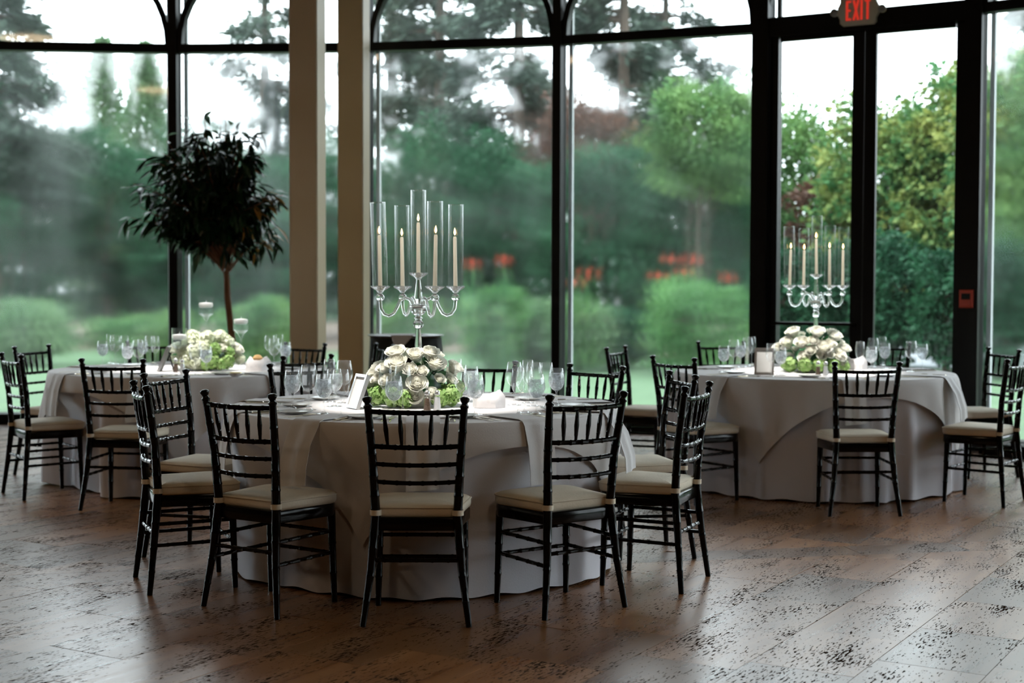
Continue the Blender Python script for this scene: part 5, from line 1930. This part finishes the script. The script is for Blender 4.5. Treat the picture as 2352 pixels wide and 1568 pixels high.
LV.sort(key=lambda l: -ec(l[0]))
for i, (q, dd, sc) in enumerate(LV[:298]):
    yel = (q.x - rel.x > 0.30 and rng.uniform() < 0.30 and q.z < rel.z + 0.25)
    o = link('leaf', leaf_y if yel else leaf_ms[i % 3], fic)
    o.location = q
    o.rotation_mode = 'QUATERNION'
    o.rotation_quaternion = dd.to_track_quat('X', 'Z') @ Matrix.Rotation(rng.uniform(-0.6, 0.6), 4, 'X').to_quaternion()
    o.scale = (sc, sc, sc)
mb = MB()
lm = leaf_ms[0]
lvs = [tuple(v_.co) for v_ in lm.vertices]
lfs = [tuple(p_.vertices) for p_ in lm.polygons]
for q, dd, sc in LV[298:]:
    Mx_ = Matrix.Translation(q) @ dd.to_track_quat('X', 'Z').to_matrix().to_4x4() @ Matrix.Rotation(rng.uniform(-0.6, 0.6), 4, 'X') @ Matrix.Scale(sc, 4)
    mb.add(lvs, lfs, Mx_)
o = mb.build('foliage', M['ficus'], fic, True, 180)
o['kind'] = 'stuff'

# ------------------------------------------------------------------ service table with black cloth
ps = at_y(932, 775, 12.2)
t = tag(empty('service_table', (ps.x, 12.2, 0)), 'small round service table under a black cloth by the farther column', 'table')
hS = ps.z
MB().lathe([(0.29, hS - 0.03), (0.30, hS - 0.025), (0.30, hS - 0.004), (0.29, hS - 0.002)], 28).build('tabletop', M['wood'], t)
MB().tube([(0, 0, 0.02), (0, 0, hS - 0.03)], 0.03, 10).build('pedestal', M['bronze'], t)
mb = MB()
n = 96
vs, fs = [], []
dl = [0, 0.01, 0.05, 0.2, 0.45, 0.7, hS - 0.01]
for r in (0.0001, 0.2):
    vs += [(r * math.cos(2 * PI * i / n), r * math.sin(2 * PI * i / n), hS) for i in range(n)]
for d in dl:
    for i in range(n):
        a = 2 * PI * i / n
        g = min(1, d / 0.4)
        r = 0.306 + g * (0.012 + 0.018 * math.sin(13 * a + 0.6) + 0.008 * math.sin(23 * a))
        vs.append((r * math.cos(a), r * math.sin(a), hS - d))
for k in range(len(dl) + 1):
    for i in range(n):
        j = (i + 1) % n
        fs.append((k * n + i, k * n + j, (k + 1) * n + j, (k + 1) * n + i))
fs.append(tuple(range(n)))
o = mb.add(vs, fs).build('black_tablecloth', M['blackc'], None, True, 60)
o.location = (ps.x, 12.2, 0.001)
tag(o, 'black floor length cloth on the small service table', 'tablecloth')
# tray on it and the white napkin with its point hanging in front
t2 = tag(empty('serving_tray', (ps.x, 12.2, hS + 0.002)), 'dark oval serving tray on the black service table', 'tray')
MB().lathe([(0.0005, 0.0), (0.29, 0.0), (0.325, 0.018), (0.33, 0.022), (0.322, 0.022), (0.288, 0.006), (0.0005, 0.006)], 36, cap=False).build('tray_pan', M['grey'], t2)
mb = MB()
a = Vector((-0.20, -0.24, 0.030)); b = Vector((0.14, -0.27, 0.032)); c = Vector((-0.05, -0.338, -0.13)); d = Vector((0.20, 0.02, 0.012)); e = Vector((-0.14, 0.02, 0.012)); g0 = Vector((-0.10, -0.338, 0.022)); g1 = Vector((0.09, -0.338, 0.022))
up = Vector((0, -0.003, 0.003))
vs = [a, b, g1, g0, c, d, e]
m7 = len(vs)
mb.add(vs + [p_ + up for p_ in vs], [(0, 3, 2, 1), (3, 4, 2), (0, 1, 5, 6), (7, 8, 9, 10), (10, 9, 11), (7, 13, 12, 8), (0, 7, 10, 3), (1, 2, 9, 8), (3, 10, 11, 4), (2, 4, 11, 9), (5, 12, 13, 6), (0, 6, 13, 7), (1, 8, 12, 5)])
o = mb.build('napkin', M['napkin'], None, False)
o.location = (ps.x, 12.2, hS + 0.008)
tag(o, 'white napkin with pointed corner hanging over the black service table', 'napkin')

# ------------------------------------------------------------------ exit sign, alarm box, floor box
Mx, w = bay_frame(3)
def on_wall(px, py, inset):
    """point on the door bay plane seen at a pixel, moved into the room"""
    n_ = Vector((Mx[0][1], Mx[1][1], 0))
    p0_ = Vector((Mx[0][3], Mx[1][3], 0)) - n_ * inset
    d_ = Vector(_ray(px, py))
    t_ = (p0_ - Vector((0, 0, CAM_H))).dot(n_) / d_.dot(n_)
    return Vector((0, 0, CAM_H)) + d_ * t_


R3 = Matrix((( Mx[0][0], -Mx[0][1], 0), (Mx[1][0], -Mx[1][1], 0), (0, 0, 1))).to_4x4()
R3 = Matrix(((Mx[0][0], Mx[0][1], 0, 0), (Mx[1][0], Mx[1][1], 0, 0), (0, 0, 1, 0), (0, 0, 0, 1)))
p = on_wall(1972, 24, 0.12)
sg = tag(empty('exit_sign', p), 'grey EXIT sign with red letters and two lamp heads above the doors', 'exit sign')
sg.matrix_world = Matrix.Translation(p) @ R3
W2, H2 = 0.165, 0.125
pts = [(-W2 + 0.03, -H2), (W2 - 0.03, -H2), (W2 - 0.008, -H2 + 0.02), (W2 - 0.008, -0.07), (W2 + 0.014, -0.03), (W2 + 0.014, 0.03), (W2 - 0.008, 0.07), (W2 - 0.008, H2 - 0.02), (W2 - 0.03, H2), (-W2 + 0.03, H2), (-W2 + 0.008, H2 - 0.02), (-W2 + 0.008, 0.07), (-W2 - 0.014, 0.03), (-W2 - 0.014, -0.03), (-W2 + 0.008, -0.07), (-W2 + 0.008, -H2 + 0.02)]
FL = Matrix(((1, 0, 0, 0), (0, 0, -1, 0), (0, 1, 0, 0), (0, 0, 0, 1)))      # prism z -> -y (toward the room)
MB().prism(pts, -0.02, 0.025, FL, bevel=0.006).build('housing', M['signw'], sg, False)


def stroke(mb, a, b, wd):
    a, b = Vector(a), Vector(b)
    t_ = (b - a).normalized()
    n_ = Vector((-t_.y, t_.x)) * wd / 2
    mb.prism([a - n_, b - n_, b + n_, a + n_], 0.026, 0.029, FL)


lh, sw = 0.085, 0.020
for i, ch in enumerate('EXIT'):
    x = -0.103 + (0.0, 0.064, 0.126, 0.165)[i]
    wl = 0.046
    mb = MB()
    if ch == 'E':
        stroke(mb, (x + sw / 2, -lh), (x + sw / 2, lh), sw)
        for y in (-lh + sw / 2, 0, lh - sw / 2):
            stroke(mb, (x + sw, y), (x + wl - (0.004 if y == 0 else 0), y), sw * 0.9)
    elif ch == 'X':
        stroke(mb, (x + 0.004, -lh), (x + wl - 0.002, lh), sw)
        stroke(mb, (x + 0.004, lh), (x + wl - 0.002, -lh), sw)
    elif ch == 'I':
        stroke(mb, (x + sw / 2, -lh), (x + sw / 2, lh), sw)
    else:
        stroke(mb, (x + wl / 2, -lh), (x + wl / 2, lh), sw)
        stroke(mb, (x - 0.002, lh - sw / 2), (x + wl + 0.002, lh - sw / 2), sw * 0.95)
    mb.build('letter', M['redlet'], sg, False)
for s in (-1, 1):
    hd = MB().lathe([(0.020, -0.03), (0.030, -0.015), (0.034, 0.01), (0.034, 0.03)], 18, Matrix.Translation((s * (W2 + 0.042), 0, -0.005)) @ FL).build('lamp_head', M['signw'], sg, True, 40)
    MB().lathe([(0.033, 0.03), (0.024, 0.038), (0.0005, 0.041)], 18, Matrix.Translation((s * (W2 + 0.042), 0, -0.005)) @ FL, cap=False).build('lens', M['grey'], hd)
p = on_wall(2221, 686, 0.10)
al = empty('fire_alarm_box', p)
al.matrix_world = Matrix.Translation(p) @ R3
tag(al, 'red fire alarm pull box on the black door jamb', 'fire alarm')
MB().prism([(-0.056, -0.075), (0.056, -0.075), (0.056, 0.075), (-0.056, 0.075)], -0.005, 0.05, FL, bevel=0.008).build('housing', M['red'], al, False)
MB().prism([(-0.036, -0.005), (0.036, -0.005), (0.036, 0.045), (-0.036, 0.045)], 0.05, 0.054, FL, bevel=0.001).build('window_plate', M['bronze'], al, False)
MB().prism([(-0.032, -0.045), (0.032, -0.045), (0.026, -0.022), (-0.026, -0.022)], 0.05, 0.062, FL, bevel=0.002).build('pull_handle', M['red'], al, False)
# low black floor box with a cable by the right window
p = at_z(2290, 1046, 0)
q = at_z(2420, 1062, 0)
mid = (p + q) / 2
fbx = tag(empty('floor_box', mid + Vector((0.0, 0.12, 0)), math.atan2(q.y - p.y, q.x - p.x)), 'low black floor box with a grey cable, beside the right window', 'floor box')
MB().prism([(-0.32, -0.10), (0.32, -0.10), (0.32, 0.10), (-0.32, 0.10)], 0.0, 0.10, bevel=0.01).build('housing', M['bronze'], fbx, False)
for i in range(9):
    MB().box((-0.26 + i * 0.065, 0, 0.102), (0.045, 0.14, 0.006)).build('grille_slat', M['bronze'], fbx, False)
cb = []
for i in range(28):
    a = i * 0.55
    cb.append((0.16 + (0.05 - i * 0.0006) * math.cos(a), -0.02 + 0.05 * math.sin(a), 0.113 + 0.0009 * i))
MB().tube(cb, 0.005, 6).build('cable', M['grey'], fbx)
